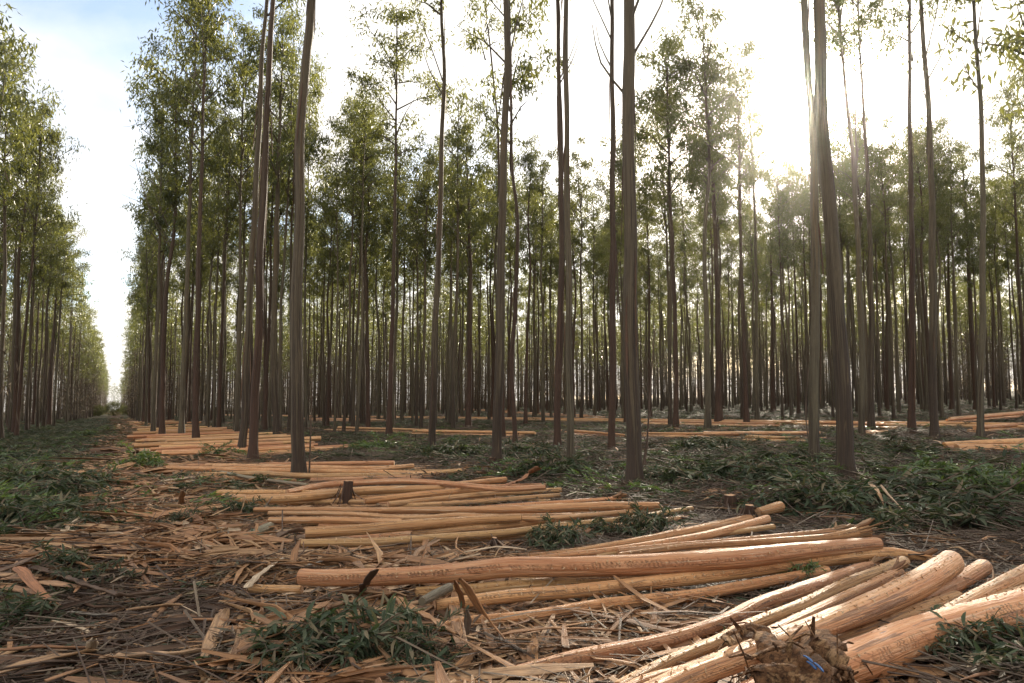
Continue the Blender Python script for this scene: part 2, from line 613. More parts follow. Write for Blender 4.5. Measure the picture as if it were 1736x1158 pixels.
M = {}
M['log_orange'] = peeled_mat('peeled_wood_orange', (.64, .315, .132), (.47, .20, .075), (.72, .46, .25))
M['log_tan'] = peeled_mat('peeled_wood_tan', (.66, .355, .160), (.50, .235, .095), (.74, .50, .30))
M['log_yellow'] = peeled_mat('peeled_wood_yellow', (.64, .35, .145), (.52, .255, .10), (.74, .52, .29), .7)
M['log_red'] = peeled_mat('peeled_wood_red', (.58, .265, .105), (.43, .175, .066), (.67, .39, .20), .8)
M['pole_grey'] = peeled_mat('unpeeled_pole', (.23, .20, .125), (.15, .115, .07), (.30, .27, .20), .2)
M['trunk_mix'] = trunk_mat('bark_mixed', (.062, .034, .017), (.120, .088, .048), .72)
M['trunk_smooth'] = trunk_mat('bark_smooth_grey', (.066, .038, .020), (.138, .110, .064), .52)
M['trunk_rough'] = trunk_mat('bark_rough_brown', (.084, .036, .016), (.100, .062, .034), 1.0)
M['limb'] = trunk_mat('limb_bark', (.10, .06, .04), (.17, .135, .09), .3)
M['leaf'] = leaf_mat('eucalyptus_leaf', [(0, (.025, .038, .019)), (.35, (.042, .059, .028)), (.7, (.064, .082, .038)), (.93, (.12, .128, .05)), (1, (.15, .108, .05))],
                     .32, .44, (.33, .33, .06))
M['leaf_ground'] = leaf_mat('cut_leaf', [(0, (.024, .034, .019)), (.3, (.046, .060, .032)), (.6, (.070, .083, .048)), (.78, (.11, .115, .07)), (.9, (.15, .11, .07)), (1, (.20, .15, .10))],
                            .62, .2, (.10, .15, .03))
M['leaf_fresh'] = leaf_mat('fresh_leaf', [(0, (.05, .09, .03)), (.6, (.08, .13, .04)), (1, (.13, .16, .05))], .36, .3, (.22, .30, .04))
M['leaf_dead'] = leaf_mat('dead_leaf', [(0, (.05, .035, .025)), (.35, (.11, .07, .045)), (.6, (.10, .095, .065)), (.85, (.20, .14, .09)), (1, (.33, .25, .17))],
                          .6, .08, (.14, .08, .03))
M['bark_tan'] = bark_strip_mat('fresh_bark', [(0, (.26, .12, .055)), (.3, (.44, .23, .10)), (.5, (.22, .115, .06)), (.75, (.52, .32, .16)), (.9, (.40, .19, .08)), (1, (.62, .47, .31))], .35)
M['bark_brown'] = bark_strip_mat('old_bark', [(0, (.035, .020, .014)), (.35, (.10, .050, .027)), (.55, (.06, .042, .030)), (.78, (.20, .115, .065)), (.92, (.11, .085, .062)), (1, (.40, .29, .20))], .6)
M['chip'] = bark_strip_mat('wood_chips', [(0, (.50, .26, .12)), (.6, (.66, .42, .22)), (1, (.74, .54, .34))], .0)
M['bark_torn'] = bark_strip_mat('torn_bark', [(0, (.09, .043, .020)), (.3, (.15, .075, .036)), (.5, (.11, .052, .026)), (.8, (.19, .098, .045)), (1, (.12, .07, .04))], .8)
M['bark_red'] = bark_strip_mat('red_inner_bark', [(0, (.30, .115, .05)), (1, (.38, .17, .08))], .3)
M['bark_pale'] = bark_strip_mat('pale_splinter', [(0, (.55, .42, .28)), (1, (.64, .52, .37))], .2)
M['bark_grey'] = bark_strip_mat('grey_bark', [(0, (.20, .18, .15)), (1, (.30, .26, .21))], .4)
M['twig'] = bark_strip_mat('twig_bark', [(0, (.045, .03, .022)), (.5, (.09, .06, .042)), (.85, (.15, .12, .085)), (1, (.26, .20, .13))], .3)

m, t, out = new_mat('cut_wood')
tx = nd(t, 'ShaderNodeTexCoord')
wv = nd(t, 'ShaderNodeTexWave', wave_type='RINGS', rings_direction='Z', in_Scale=22.0, in_Distortion=2.0, in_Detail=3.0)
t.links.new(tx.outputs['Object'], wv.inputs['Vector'])
nn = noise_tex(t, tx.outputs['Object'], 30, 4)
c = mixc(t, wv.outputs[1], (.60, .36, .19), (.42, .22, .11))
c = mixc(t, ramp(t, nn, [(.4, .6), (.6, 0)]), c, (.28, .14, .07))
b = nd(t, 'ShaderNodeBsdfPrincipled', in_Roughness=.8)
t.links.new(c, b.inputs['Base Color'])
t.links.new(bump_n(t, nn, .6, .008), b.inputs['Normal'])
t.links.new(b.outputs[0], out.inputs[0])
M['cut'] = m

m, t, out = new_mat('rough_bark_sheet')
tx = nd(t, 'ShaderNodeTexCoord')
a1 = noise_tex(t, tx.outputs['Object'], 14, 6, .7, 1.0)
a2 = noise_tex(t, tx.outputs['Object'], 45, 6, .7, .5)
a3 = noise_tex(t, mapping(t, tx.outputs['Object'], (1, 1, 1), (4, 4, 4)), 7, 5, .65, .8)
c = mixc(t, ramp(t, a1, [(.38, 0), (.60, 1)]), (.085, .040, .020), (.25, .125, .058))
c = mixc(t, ramp(t, a3, [(.54, 0), (.60, .9)]), c, (.40, .235, .115))
c = mixc(t, ramp(t, a2, [(.36, .85), (.50, 0)]), c, (.030, .017, .011))
b = nd(t, 'ShaderNodeBsdfPrincipled', in_Roughness=.85)
b.inputs['Specular IOR Level'].default_value = .15
t.links.new(c, b.inputs['Base Color'])
t.links.new(bump_n(t, math_n(t, 'ADD', a1, a2), 1.0, .03), b.inputs['Normal'])
t.links.new(b.outputs[0], out.inputs[0])
M['bark_rough'] = m

m, t, out = new_mat('blue_marking_paint')
b = nd(t, 'ShaderNodeBsdfPrincipled', in_Roughness=.9)
b.inputs['Specular IOR Level'].default_value = .05
b.inputs['Base Color'].default_value = (.035, .08, .19, 1)
t.links.new(b.outputs[0], out.inputs[0])
M['blue'] = m

m, t, out = new_mat('forest_floor')
tx = nd(t, 'ShaderNodeTexCoord')
P = tx.outputs['Object']
n1 = noise_tex(t, P, .55, 5, .6)
n2 = noise_tex(t, P, 9, 6, .7)
n3 = noise_tex(t, P, 42, 5, .7, .6)
vo = nd(t, 'ShaderNodeTexVoronoi', in_Scale=34.0)
t.links.new(mapping(t, P, (1, 2.6, 1)), vo.inputs['Vector'])
c = mixc(t, ramp(t, n2, [(.35, 0), (.65, 1)]), (.040, .026, .018), (.085, .054, .036))
c = mixc(t, ramp(t, vo.outputs['Color'], [(.55, 0), (.62, .55)]), c, (.15, .10, .068))
sepp = nd(t, 'ShaderNodeSeparateXYZ')
t.links.new(P, sepp.inputs[0])
vv = math_n(t, 'ADD', math_n(t, 'MULTIPLY', sepp.outputs[0], CA), math_n(t, 'MULTIPLY', sepp.outputs[1], SA))
uu = math_n(t, 'ADD', math_n(t, 'MULTIPLY', sepp.outputs[0], -SA), math_n(t, 'MULTIPLY', sepp.outputs[1], CA))
vw = math_n(t, 'ADD', vv, math_n(t, 'MULTIPLY', math_n(t, 'SUBTRACT', n1, .5), 3.0))
green = math_n(t, 'MULTIPLY', ramp(t, n1, [(.38, 0), (.52, 1)]), ramp(t, n3, [(.38, 0), (.55, 1)]))
track = ramp(t, math_n(t, 'ABSOLUTE', vw), [(0, 1), (.8, 1), (1.0, 0)])  # |v| in metres, clipped at 1
green = math_n(t, 'MULTIPLY', green, math_n(t, 'SUBTRACT', 1.0, math_n(t, 'MULTIPLY', track, .85)))
c = mixc(t, math_n(t, 'MULTIPLY', green, .85), c, (.052, .070, .042))
c = mixc(t, math_n(t, 'MULTIPLY', track, .4), c, (.11, .062, .04))
b = nd(t, 'ShaderNodeBsdfPrincipled', in_Roughness=.9)
b.inputs['Specular IOR Level'].default_value = .08
t.links.new(c, b.inputs['Base Color'])
h = math_n(t, 'ADD', math_n(t, 'MULTIPLY', n3, .5), math_n(t, 'ADD', n2, math_n(t, 'MULTIPLY', vo.outputs['Distance'], .6)))
t.links.new(bump_n(t, h, 1.0, .05), b.inputs['Normal'])
t.links.new(b.outputs[0], out.inputs[0])
M['ground'] = m

# ------------------------------------------------------------------ ground
def axis(near0, near1, step, far0, far1, grow):
    a = list(np.arange(near0, near1, step))
    s = step
    x = a[-1]
    while x < far1:
        s *= grow
        x += s
        a.append(min(x, far1))
    s = step
    x = a[0]
    while x > far0:
        s *= grow
        x -= s
        a.insert(0, max(x, far0))
    return np.array(a)


gx = axis(-9, 9, .12, -2500, 2500, 1.09)
gy = axis(1.5, 15, .12, -400, 3500, 1.09)
XX, YY = np.meshgrid(gx, gy, indexing='ij')
ZZ = np.array([[gz(float(x), float(y)) for y in gy] for x in gx])
mb = MB()
i, j = np.meshgrid(np.arange(len(gx) - 1), np.arange(len(gy) - 1), indexing='ij')
k = i * len(gy) + j
mb.add(np.stack([XX, YY, ZZ], -1).reshape(-1, 3), np.stack([k, k + len(gy), k + len(gy) + 1, k + 1], -1).reshape(-1, 4))
g = obj('ground', mb.mesh('ground', [M['ground']]))
tag(g, 'brown forest floor with leaf litter under the logs and trees', None, None, 'structure')

# ------------------------------------------------------------------ crowns and trunks
def make_crown(seed, H=7.2, R=1.6, n_limb=14, per=92, leaf=(.15, .24), width=.052, low=False):
    rng = np.random.default_rng(seed)
    wood, lf = MB(), MB()
    ctr = []
    for i in range(n_limb):
        z0 = H * (.0 + .86 * (i / n_limb) ** 1.05) + rng.uniform(-.15, .15)
        az = i * 2.4 + rng.uniform(-.5, .5)
        fr = z0 / H
        prof = .62 + 1.1 * fr if fr < .3 else 1.0 - .85 * max(0, fr - .35)
        L = R * prof * rng.uniform(.65, 1.15)
        rise = L * rng.uniform(.5, 1.3)
        d = np.array([math.cos(az), math.sin(az), 0])
        p0 = np.array([0, 0, z0])
        p1 = p0 + d * L * .45 + np.array([0, 0, rise * .6])
        p2 = p0 + d * L + np.array([0, 0, rise])
        path = smooth_path([p0, p1, p2], .5)
        if not low:
            tube(wood, path, np.linspace(.026 + .012 * (1 - fr), .007, len(path)), 4, False)
        for f in ([.5, .78, 1.0] if not low else [.55, .95]):
            b0 = path[int(f * (len(path) - 1))]
            e = b0 + d * rng.uniform(0, .25) + rvec(rng, .26) + np.array([0, 0, .1])
            ctr.append((e, 1.0))
            if not low:
                tube(wood, [b0, (b0 + e) / 2 + rvec(rng, .04), e], [.010, .007, .004], 3, False)
    for i in range(12 if not low else 6):
        z = H * rng.uniform(.55, 1.02)
        ctr.append((np.array([rng.normal(0, .25), rng.normal(0, .25), z]), .8))
    C, D = [], []
    for c, s in ctr:
        if rng.random() < .17:
            continue
        n = int(per * s * rng.uniform(.5, 1.35))
        q = rng.normal(0, 1, (n, 3)) * np.array([.19, .19, .19]) * rng.uniform(.7, 1.35) + c
        C.append(q)
        dd = rng.normal(0, 1, (n, 3)) * .5 + np.array([0, 0, -.8])
        D.append(unit(dd))
    C, D = np.concatenate(C), np.concatenate(D)
    n = len(C)
    leaves_simple(lf, C, D, rng.uniform(*leaf, n), width * rng.uniform(.75, 1.2, n), rng)
    return (None if low else wood.mesh('branches', [M['limb']])), lf.mesh('crown', [M['leaf']], False)


CROWNS = [make_crown(100 + i, R=1.45 + .12 * (i % 4)) for i in range(7)]            # (branches, leaves)
SPARSE = [make_crown(150 + i, R=1.35, n_limb=13, per=42) for i in range(3)]


def trunk_path_radius(path, r0, H):
    h = path[:, 2] - path[0, 2]
    r = r0 * np.clip(1 - h / (H * 1.03), .03, 1) ** .72
    return r * (1 + .55 * np.exp(-np.clip(h, 0, None) / .2)) + .004


def trunk_mesh(path, r0, H, seg, mat, rough=.05, rng=None):
    mb_ = MB()
    tube(mb_, path, trunk_path_radius(path, r0, H), seg, True, rough, rng, ns=3.0)
    return mb_.mesh('trunk', [mat])


TREE_MATS = ['trunk_mix', 'trunk_smooth', 'trunk_rough']
# traced trees: key, base pixel, base width in px, path pixels, height, crown base, crown scale, material, wording
T = [
 ('L1', (2, 748), 8, [(4, 600), (7, 450), (8, 300), (18, 90)], 18.5, 9.5, 1.15, 0, 'eucalyptus at the very left edge of the photo, beside the alley'),
 ('L2', (27, 742), 6, [(36, 640), (48, 520), (55, 440), (65, 300)], 18, 9, 1.1, 2, 'right-leaning eucalyptus, second trunk from the left edge, left of the alley'),
 ('L3', (45, 734), 5, [(51, 581), (56, 509), (66, 330)], 17.5, 8.5, 1.1, 0, 'thin eucalyptus, third trunk from the left edge, left of the alley'),
 ('L4', (55, 722), 5, [(62, 617), (67, 436)], 18, 9, 1.1, 2, 'slender eucalyptus standing left of the alley, fourth from the left edge'),
 ('L5', (80, 719), 5, [(91, 617), (98, 509), (103, 418)], 18, 8.5, 1.1, 1, 'slender leaning eucalyptus on the left side of the grassy alley, fifth from the edge'),
 ('A', (248, 726), 4, [(250, 600), (249, 473), (249, 414)], 16.5, 7.5, 1.0, 1, 'thin pale eucalyptus right of the alley, left of the twin trunks by the far logs'),
 ('B', (259, 741), 7, [(261, 654), (270, 509), (271, 414), (273, 249)], 17.5, 8.5, 1.25, 1, 'left one of the twin eucalyptus trunks at the alley edge'),
 ('C', (275, 745), 9, [(277, 654), (281, 509), (288, 436), (296, 373), (298, 249), (299, 124)], 17.5, 9, 1.35, 2, 'forked eucalyptus at the alley edge, right one of the twin trunks'),
 ('D', (308, 746), 9.5, [(310, 654), (314, 545), (319, 418), (323, 331), (327, 207), (331, 83), (334, 20)], 19, 10.5, 1.15, 1, 'smooth grey eucalyptus between the forked trunk and the brown straight trunk'),
 ('E', (333, 754), 10, [(332, 654), (335, 509), (336, 414), (342, 290), (346, 166), (351, 62), (356, 0)], 18.5, 10.5, 1.2, 2, 'brown straight eucalyptus standing behind the sixth log pile'),
 ('F', (363, 730), 5, [(365, 617), (366, 509), (370, 418), (371, 311)], 17, 10, 1.0, 1, 'thin eucalyptus with a pale trunk left of the pair behind the sixth log pile'),
 ('G', (401, 741), 7, [(403, 617), (408, 473), (408, 373), (410, 215)], 18.5, 10.5, 1.2, 1, 'eucalyptus just behind and left of the tall pair by the log pile'),
 ('H', (408, 774), 13, [(415, 690), (419, 581), (428, 436), (429, 414), (439, 249), (445, 83), (451, 0)], 18.5, 12.2, 1.0, 0, 'left trunk of the tall leaning pair beside the sixth log pile'),
 ('I', (428, 786), 15, [(430, 690), (437, 581), (441, 436), (443, 394), (452, 249), (458, 83), (464, 0)], 18.5, 12.2, 1.0, 2, 'right trunk of the tall leaning pair, red brown with hanging bark'),
 ('J', (450, 732), 7, [(452, 654), (458, 509), (459, 400), (468, 249)], 17, 10, 1.05, 2, 'thin red brown eucalyptus behind the tall pair'),
 ('K', (471, 741), 12, [(465, 654), (464, 545), (468, 418), (475, 200)], 18.5, 10.2, 1.2, 0, 'eucalyptus left of the thick dark foreground trunk, bending left'),
 ('K2', (476, 738), 6, [(475, 545), (484, 400), (493, 249), (495, 124), (499, 41)], 18, 11, 1.0, 1, 'slim eucalyptus leaning right, just left of the thick dark trunk'),
 ('M', (508, 815), 21, [(504, 654), (504, 509), (506, 400), (503, 373), (508, 228), (518, 83), (528, 0)], 18.5, 12.0, 1.1, 0, 'thick dark eucalyptus standing among the fifth pile of logs, nearest trunk on the left'),
 ('N', (519, 730), 5, [(517, 560), (518, 477), (523, 290)], 18, 9.5, 1.1, 1, 'thin eucalyptus half hidden behind the thick dark left trunk'),
 ('O1', (567, 734), 4, [(573, 509), (571, 400)], 14, 8.5, .85, 1, 'very thin eucalyptus, first trunk right of the thick dark left trunk'),
 ('O2', (582, 734), 5, [(591, 617), (594, 436), (597, 414), (600, 228)], 15.5, 10, 1.05, 0, 'thin eucalyptus with a round high crown left of the red straight trunk'),
 ('O3', (604, 737), 5, [(613, 581), (614, 400), (618, 249)], 15, 10, 1.0, 1, 'leaning thin eucalyptus right of the round crowned one'),
 ('O4', (618, 723), 4, [(617, 560), (616, 436)], 14, 9, .9, 0, 'thin eucalyptus between the leaning thin one and the red straight trunk'),
 ('P', (659, 743), 9, [(662, 654), (665, 545), (668, 400), (669, 373), (672, 207), (673, 83)], 16.6, 11.0, 1.2, 2, 'red brown straight eucalyptus with a lone full crown against the sky'),
 ('Q1', (699, 719), 3.5, [(701, 473), (700, 400)], 14.5, 9, .9, 1, 'very thin eucalyptus, left one of the close pair right of the lone crown'),
 ('Q2', (706, 726), 5, [(708, 581), (707, 400)], 14.5, 8.5, .95, 0, 'dark thin eucalyptus, right one of the close pair right of the lone crown'),
 ('R', (732, 763), 12, [(735, 654), (738, 545), (745, 400), (742, 414), (747, 290), (753, 124), (749, 21), (747, 0)], 17.5, 12.4, 1.0, 0, 'olive green smooth eucalyptus with a twig heap round its foot'),
 ('S', (794, 726), 9, [(796, 617), (798, 473), (796, 414), (794, 331), (790, 249)], 15.8, 7.5, 1.3, 2, 'red brown eucalyptus halfway between the olive trunk and the next near trunk'),
 ('S2', (774, 719), 4, [(774, 509)], 13.5, 8, .9, 1, 'thin eucalyptus right of the olive smooth trunk'),
 ('T', (842, 796), 16, [(845, 654), (850, 509), (850, 394), (855, 249), (859, 124), (859, 0)], 18.5, 12.2, 1.1, 0, 'near eucalyptus with a grey green stem in the centre, right of the fourth pile'),
 ('T2', (853, 745), 7, [(850, 560), (848, 400), (846, 290), (842, 186), (833, 104), (823, 0)], 18, 13.5, .8, 2, 'ragged brown eucalyptus leaning left out from behind the central trunk'),
 ('U', (874, 759), 8, [(868, 617), (876, 473), (877, 373), (869, 290), (866, 180)], 15.8, 8.8, 1.0, 2, 'thin eucalyptus with red lower bark right of the central trunk'),
 ('V', (945, 766), 12, [(946, 654), (950, 545), (952, 400), (952, 373), (950, 207), (945, 0)], 18, 12.2, 1.0, 2, 'left trunk of the central pair, with ragged bark high up'),
 ('W', (967, 795), 12, [(966, 617), (964, 473), (963, 400), (960, 207), (959, 0)], 18.5, 12.2, 1.0, 1, 'right trunk of the central pair, smooth and grey'),
 ('X', (1037, 770), 12, [(1038, 617), (1039, 473), (1039, 373), (1039, 166), (1037, 0)], 18, 12.2, 1.0, 2, 'dark brown straight eucalyptus left of the big trunk right of centre'),
 ('X2', (1062, 719), 7, [(1062, 581), (1064, 400)], 15, 9, 1.0, 2, 'eucalyptus just behind the big trunk right of centre, on its left'),
 ('Y', (1076, 832), 25, [(1073, 690), (1071, 581), (1069, 400), (1068, 373), (1066, 186), (1065, 0)], 18.5, 11.6, 1.15, 0, 'big eucalyptus right of centre with saplings at its foot'),
 ('Z', (1146, 729), 9, [(1145, 581), (1140, 400), (1138, 373), (1132, 207)], 16.8, 9.6, 1.3, 2, 'brown eucalyptus, first one right of the big trunk right of centre'),
 ('Z2', (1136, 716), 6, [(1134, 520), (1128, 373), (1119, 249), (1111, 178)], 17.3, 10, 1.2, 0, 'eucalyptus leaning left behind the brown one right of the big trunk'),
 ('AB', (1200, 730), 10, [(1198, 559), (1195, 400), (1203, 290), (1198, 207)], 16.8, 9.8, 1.25, 1, 'pale slim eucalyptus above the dark leaf heap'),
 ('AC', (1219, 720), 12, [(1217, 559), (1213, 400), (1208, 290), (1200, 200)], 17.5, 10.5, 1.3, 2, 'dark brown eucalyptus right beside the pale slim one above the leaf heap'),
 ('AD', (1284, 718), 7, [(1283, 559), (1280, 400), (1275, 249), (1266, 145), (1262, 83)], 18.5, 11.6, 1.0, 1, 'thin sparse eucalyptus a little left of the sun'),
 ('AE', (1311, 700), 8, [(1307, 400)], 15, 8.5, 1.05, 2, 'eucalyptus below and left of the sun'),
 ('AF', (1380, 790), 17, [(1382, 678), (1381, 519), (1381, 400), (1380, 373), (1374, 207), (1365, 62), (1362, 0)], 18.5, 12.4, 1.0, 1, 'near smooth eucalyptus directly under the sun, left of the biggest one'),
 ('AG', (1434, 817), 27, [(1430, 718), (1426, 599), (1419, 479), (1412, 400), (1411, 373), (1397, 207), (1392, 83), (1388, 0)], 18.5, 12.0, 1.1, 0, 'biggest and nearest eucalyptus on the right, leaning left beside the sun'),
 ('AH', (1461, 742), 10, [(1460, 599), (1454, 479), (1453, 414), (1445, 249), (1430, 104), (1422, 0)], 17.5, 11.6, 1.0, 1, 'pale eucalyptus leaning left, first one right of the biggest trunk'),
 ('AI', (1477, 730), 10, [(1478, 559), (1474, 414), (1467, 249), (1459, 83), (1455, 0)], 18, 12.8, 1.0, 0, 'eucalyptus second to the right of the biggest trunk'),
 ('AI2', (1468, 724), 5, [(1460, 500), (1451, 249), (1448, 83), (1445, 0)], 18.5, 15.0, .8, 1, 'very thin eucalyptus between the first two right of the biggest trunk'),
 ('AJ', (1525, 702), 6, [(1519, 559), (1509, 414), (1501, 302)], 16, 10, .95, 1, 'pale eucalyptus bending left, third to the right of the biggest trunk'),
 ('AK', (1546, 738), 11, [(1544, 559), (1545, 400), (1544, 373), (1544, 207), (1542, 0)], 18, 11.9, .95, 2, 'straight brown eucalyptus, left one of the two tall trunks right of the sun'),
 ('AL', (1584, 746), 13, [(1583, 559), (1580, 400), (1579, 394), (1573, 207), (1561, 0)], 18, 12.6, .95, 0, 'leaning eucalyptus, right one of the two tall trunks right of the sun'),
 ('AM', (1613, 698), 7, [(1610, 560), (1606, 400)], 15, 8.5, 1.1, 2, 'eucalyptus between the leaning tall trunk and the one by the right edge'),
 ('AN', (1656, 698), 10, [(1648, 559), (1639, 400)], 17, 9.5, 1.35, 2, 'dark red brown eucalyptus behind the last near trunk on the right'),
 ('AO', (1662, 748), 11, [(1666, 599), (1664, 400), (1663, 373), (1662, 207), (1652, 0)], 17.5, 12.0, 1.0, 1, 'last near eucalyptus before the right edge, with a pale stem'),
 ('AQ', (1785, 748), 12, [(1783, 500), (1780, 300)], 17.5, 7.6, 1.7, 0, 'eucalyptus beyond the right edge whose crown reaches into the photo'),
]
traced_xy = []
RNG = np.random.default_rng(7)
TREE_GROUP = 'plantation eucalyptus trees'
traced_roots = {}


def ribbon(mb_, path, r, h0, h1, rng, w=.03):
    """loose bark hanging along a trunk"""
    hs = path[:, 2] - path[0, 2]
    n = 7
    h = np.linspace(h1, h0, n)
    c = np.stack([np.interp(h, hs, path[:, k_]) for k_ in range(3)], -1)
    a = rng.uniform(0, 6.28)
    rr = np.interp(h, hs, r) + np.linspace(.004, .07, n) * rng.uniform(.3, 1.3)
    c[:, 0] += np.cos(a) * rr
    c[:, 1] += np.sin(a) * rr
    strip(mb_, c, w * rng.uniform(.6, 1.4), 1.2, .003, rng, nseg=2, twist=rng.uniform(-2, 2), roll0=rng.uniform(0, 3))


for key, (bx, by), wpx, pts, H, cb, cs, mi, words_ in T:
    base = un(bx, by)
    Y = base.y
    P3 = [np.array(base)]
    last = by
    for (x, y) in pts:
        q = np.array(uplane(x, y, Y))
        if q[2] > P3[-1][2] + .6:
            P3.append(q)
    z0 = P3[0][2]
    if P3[-1][2] - z0 < H - .5:
        d = (P3[-1] - P3[-2]) / (P3[-1][2] - P3[-2][2]) if len(P3) > 1 else np.zeros(3)
        rem = H - (P3[-1][2] - z0)
        q0 = P3[-1]
        for s in (.5, 1.0):
            P3.append(q0 + np.array([d[0] * .55 * rem * s, 0, rem * s]))
    else:
        H = P3[-1][2] - z0 + .2
    path = smooth_path(P3, .35 if Y < 22 else .7)
    sway = RNG.uniform(0, 6)
    hh = path[:, 2] - z0
    path[:, 1] += .06 * np.sin(hh * .5 + sway) * np.clip(hh, 0, 1)
    path[:, 0] += .012 * np.sin(hh * 2.1 + sway) * np.clip(hh, 0, 1)
    r0 = wpx / 2 / F_PX * Y
    gl = path[0].copy()
    path = path - gl
    path[0, 2] -= .12
    root = empty('eucalyptus_tree', tuple(gl))
    tag(root, words_, 'tree', TREE_GROUP)
    traced_roots[key] = root
    me = trunk_mesh(path, r0, H, 14 if Y < 16 else 9, M[TREE_MATS[mi]], .06, RNG)
    obj('trunk', me, root)
    br, cr = (SPARSE[int(RNG.integers(3))] if cs < .96 and Y < 40 else CROWNS[int(RNG.integers(7))])
    hs = path[:, 2]
    cx, cyy = np.interp(cb + 2, hs, path[:, 0]), np.interp(cb + 2, hs, path[:, 1])
    zs = (H - cb + .3) / 7.2
    rz = RNG.uniform(0, 6.28)
    for nm, me2 in (('branches', br), ('crown', cr)):
        o = obj(nm, me2, root, (cx, cyy, cb))
        o.scale = (cs, cs, zs)
        o.rotation_euler = (0, 0, rz)
    if Y < 24 and mi != 1 or key in ('AF', 'W'):
        r = trunk_path_radius(path, r0, H)
        for q in range(10 if mi == 2 else 6):
            h1 = RNG.uniform(2.5, 11)
            rb = MB()
            ribbon(rb, path, r, h1 - RNG.uniform(.5, 2.2), h1, RNG)
            obj('bark_ribbon', rb.mesh('bark_ribbon', [M['bark_brown']]), root)
    if key in ('R', 'Y', 'C', 'AO', 'AL', 'T', 'AG', 'V', 'W', 'X'):
        for q in range(3):
            bm_ = MB()
            hb = {'C': 8.0, 'R': 10.2, 'Y': 6.0, 'AG': 9.0}.get(key, 9.5) + q * .45 + RNG.uniform(-.3, .3)
            a = RNG.uniform(0, 6.28) if key != 'C' else 3.1 + .5 * q
            L = RNG.uniform(1.0, 2.2) if key != 'C' else 3.4
            p0 = np.array([np.interp(hb, hs, path[:, 0]), np.interp(hb, hs, path[:, 1]), hb])
            dv = np.array([math.cos(a) * .55, math.sin(a) * .4, 1.0])
            pp = smooth_path([p0, p0 + dv * L * .5 + rvec(RNG, .05), p0 + dv * L * np.array([.9, .9, 1.1])], .3)
            tube(bm_, pp, np.linspace(.022, .007, len(pp)), 5)
            obj('dead_branch', bm_.mesh('dead_branch', [M['limb']]), root)
    traced_xy.append((base.x, base.y, key))

# generic plantation trees: eight trunk shapes
VAR = []
for s in range(8):
    rng = np.random.default_rng(900 + s)
    H = 17.0
    ctrl = [np.array([0, 0, 0.])]
    lean = rng.normal(0, .018, 2)
    for z in (3, 6, 9, 12, 15, 17):
        ctrl.append(np.array([lean[0] * z + rng.normal(0, .06), lean[1] * z + rng.normal(0, .06), z]))
    path = smooth_path(ctrl, .9)
    path[0, 2] -= .25
    tm = trunk_mesh(path, .088 + .012 * (s % 3), H, 8, M[TREE_MATS[s % 3]], .05, rng)
    cb = 9.5 + .4 * (s % 4)
    cx, cyy = np.interp(cb + 2, path[:, 2], path[:, 0]), np.interp(cb + 2, path[:, 2], path[:, 1])
    br, cr = CROWNS[s % 7]
    VAR.append((tm, br, cr, (cx, cyy, cb), (H - cb + .3) / 7.2, path))

# skyline of the stand against the sky, used to keep tree heights as they stand in the photograph
SKY = [(-400, -200), (0, -60), (60, -20), (100, 150), (125, 360), (160, 425), (180, 560), (192, 640), (215, 640), (222, 440), (236, 370), (252, 280),
       (300, 120), (420, 60), (540, 80), (552, 380), (560, 170), (600, 120), (640, 150), (690, 230), (745, 240), (760, 130), (800, 120), (870, 130), (885, 330),
       (893, 60), (930, 30), (1010, 90), (1020, 320), (1050, 360), (1075, 60), (1150, 20), (1250, 30), (1290, 150), (1310, 260), (1400, 260),
       (1440, 190), (1500, 160), (1560, 200), (1600, 190), (1640, 300), (1700, 310), (1736, 260), (2400, 150)]
SKX, SKYY = [a for a, _ in SKY], [b_ for _, b_ in SKY]
rng = np.random.default_rng(42)
fill = []


def free(X, Y, dmin):
    return all((X - a) ** 2 + (Y - b_) ** 2 > dmin * dmin for a, b_, _ in traced_xy)


def try_tree(u, v, edge=False):
    X, Y = xy(u, v)
    dist = math.hypot(X, Y)
    if Y < 12:
        return
    px, py = to_px(X, Y, TILT * X)
    if px < -350 or px > 2250:
        return
    if dist > 215 and not edge:
        return
    if not free(X, Y, 1.7 if dist > 33 else 2.2):
        return
    H = rng.uniform(15.5, 19.0)
    want = np.interp(px + rng.uniform(-12, 12), SKX, SKYY) + rng.uniform(-10, 60)
    Hmax = (py - want) / F_PX * Y
    if 0 < px < 1736:
        if Hmax < 12.2 + (0 if dist > 60 else .8):
            return
        H = min(H, Hmax)
        H = max(H, 12.2)
    fill.append([dist, X, Y, H, px, py])


for side in (1, -1):
    v = 2.2 if side > 0 else -4.7
    row = 0
    while abs(v) < 215:
        u = -20 + rng.uniform(0, 2)
        edge = row < 3
        while u < (430 if edge else 230):
            uu_ = u + rng.normal(0, .3)
            vv_ = v + rng.normal(0, .28)
            X, Y = xy(uu_, vv_)
            d = math.hypot(X, Y)
            ok = d > 33 if side > 0 else (uu_ > 46 or (uu_ > 25 and to_px(X, Y, 1)[0] < -8))
            if side > 0 and v < 3.5:
                ok = uu_ > 47
            if side > 0 and Y > 0 and X / Y > .45:
                ok = d > 30
            if ok and rng.random() > (.32 if not edge else .12):
                try_tree(uu_, vv_, edge)
            u += 2.8 if d < 90 else (2.9 if d < 220 else 6.0)
        v += side * 2.8
        row += 1
for q in range(26):       # trees that close the far end of the alley
    fill.append([440 + q, *xy(440 + q * 3 + rng.uniform(0, 2), rng.uniform(-9, 7)), rng.uniform(13, 16), 204, 690])
fill.sort(key=lambda r_: r_[0])
in_view = [r_ for r_ in fill if -30 < r_[4] < 1766]
n_ind = 300 - len(T)
near = in_view[:n_ind]
near_ids = set(id(r_) for r_ in near)
rest = [r_ for r_ in fill if id(r_) not in near_ids]
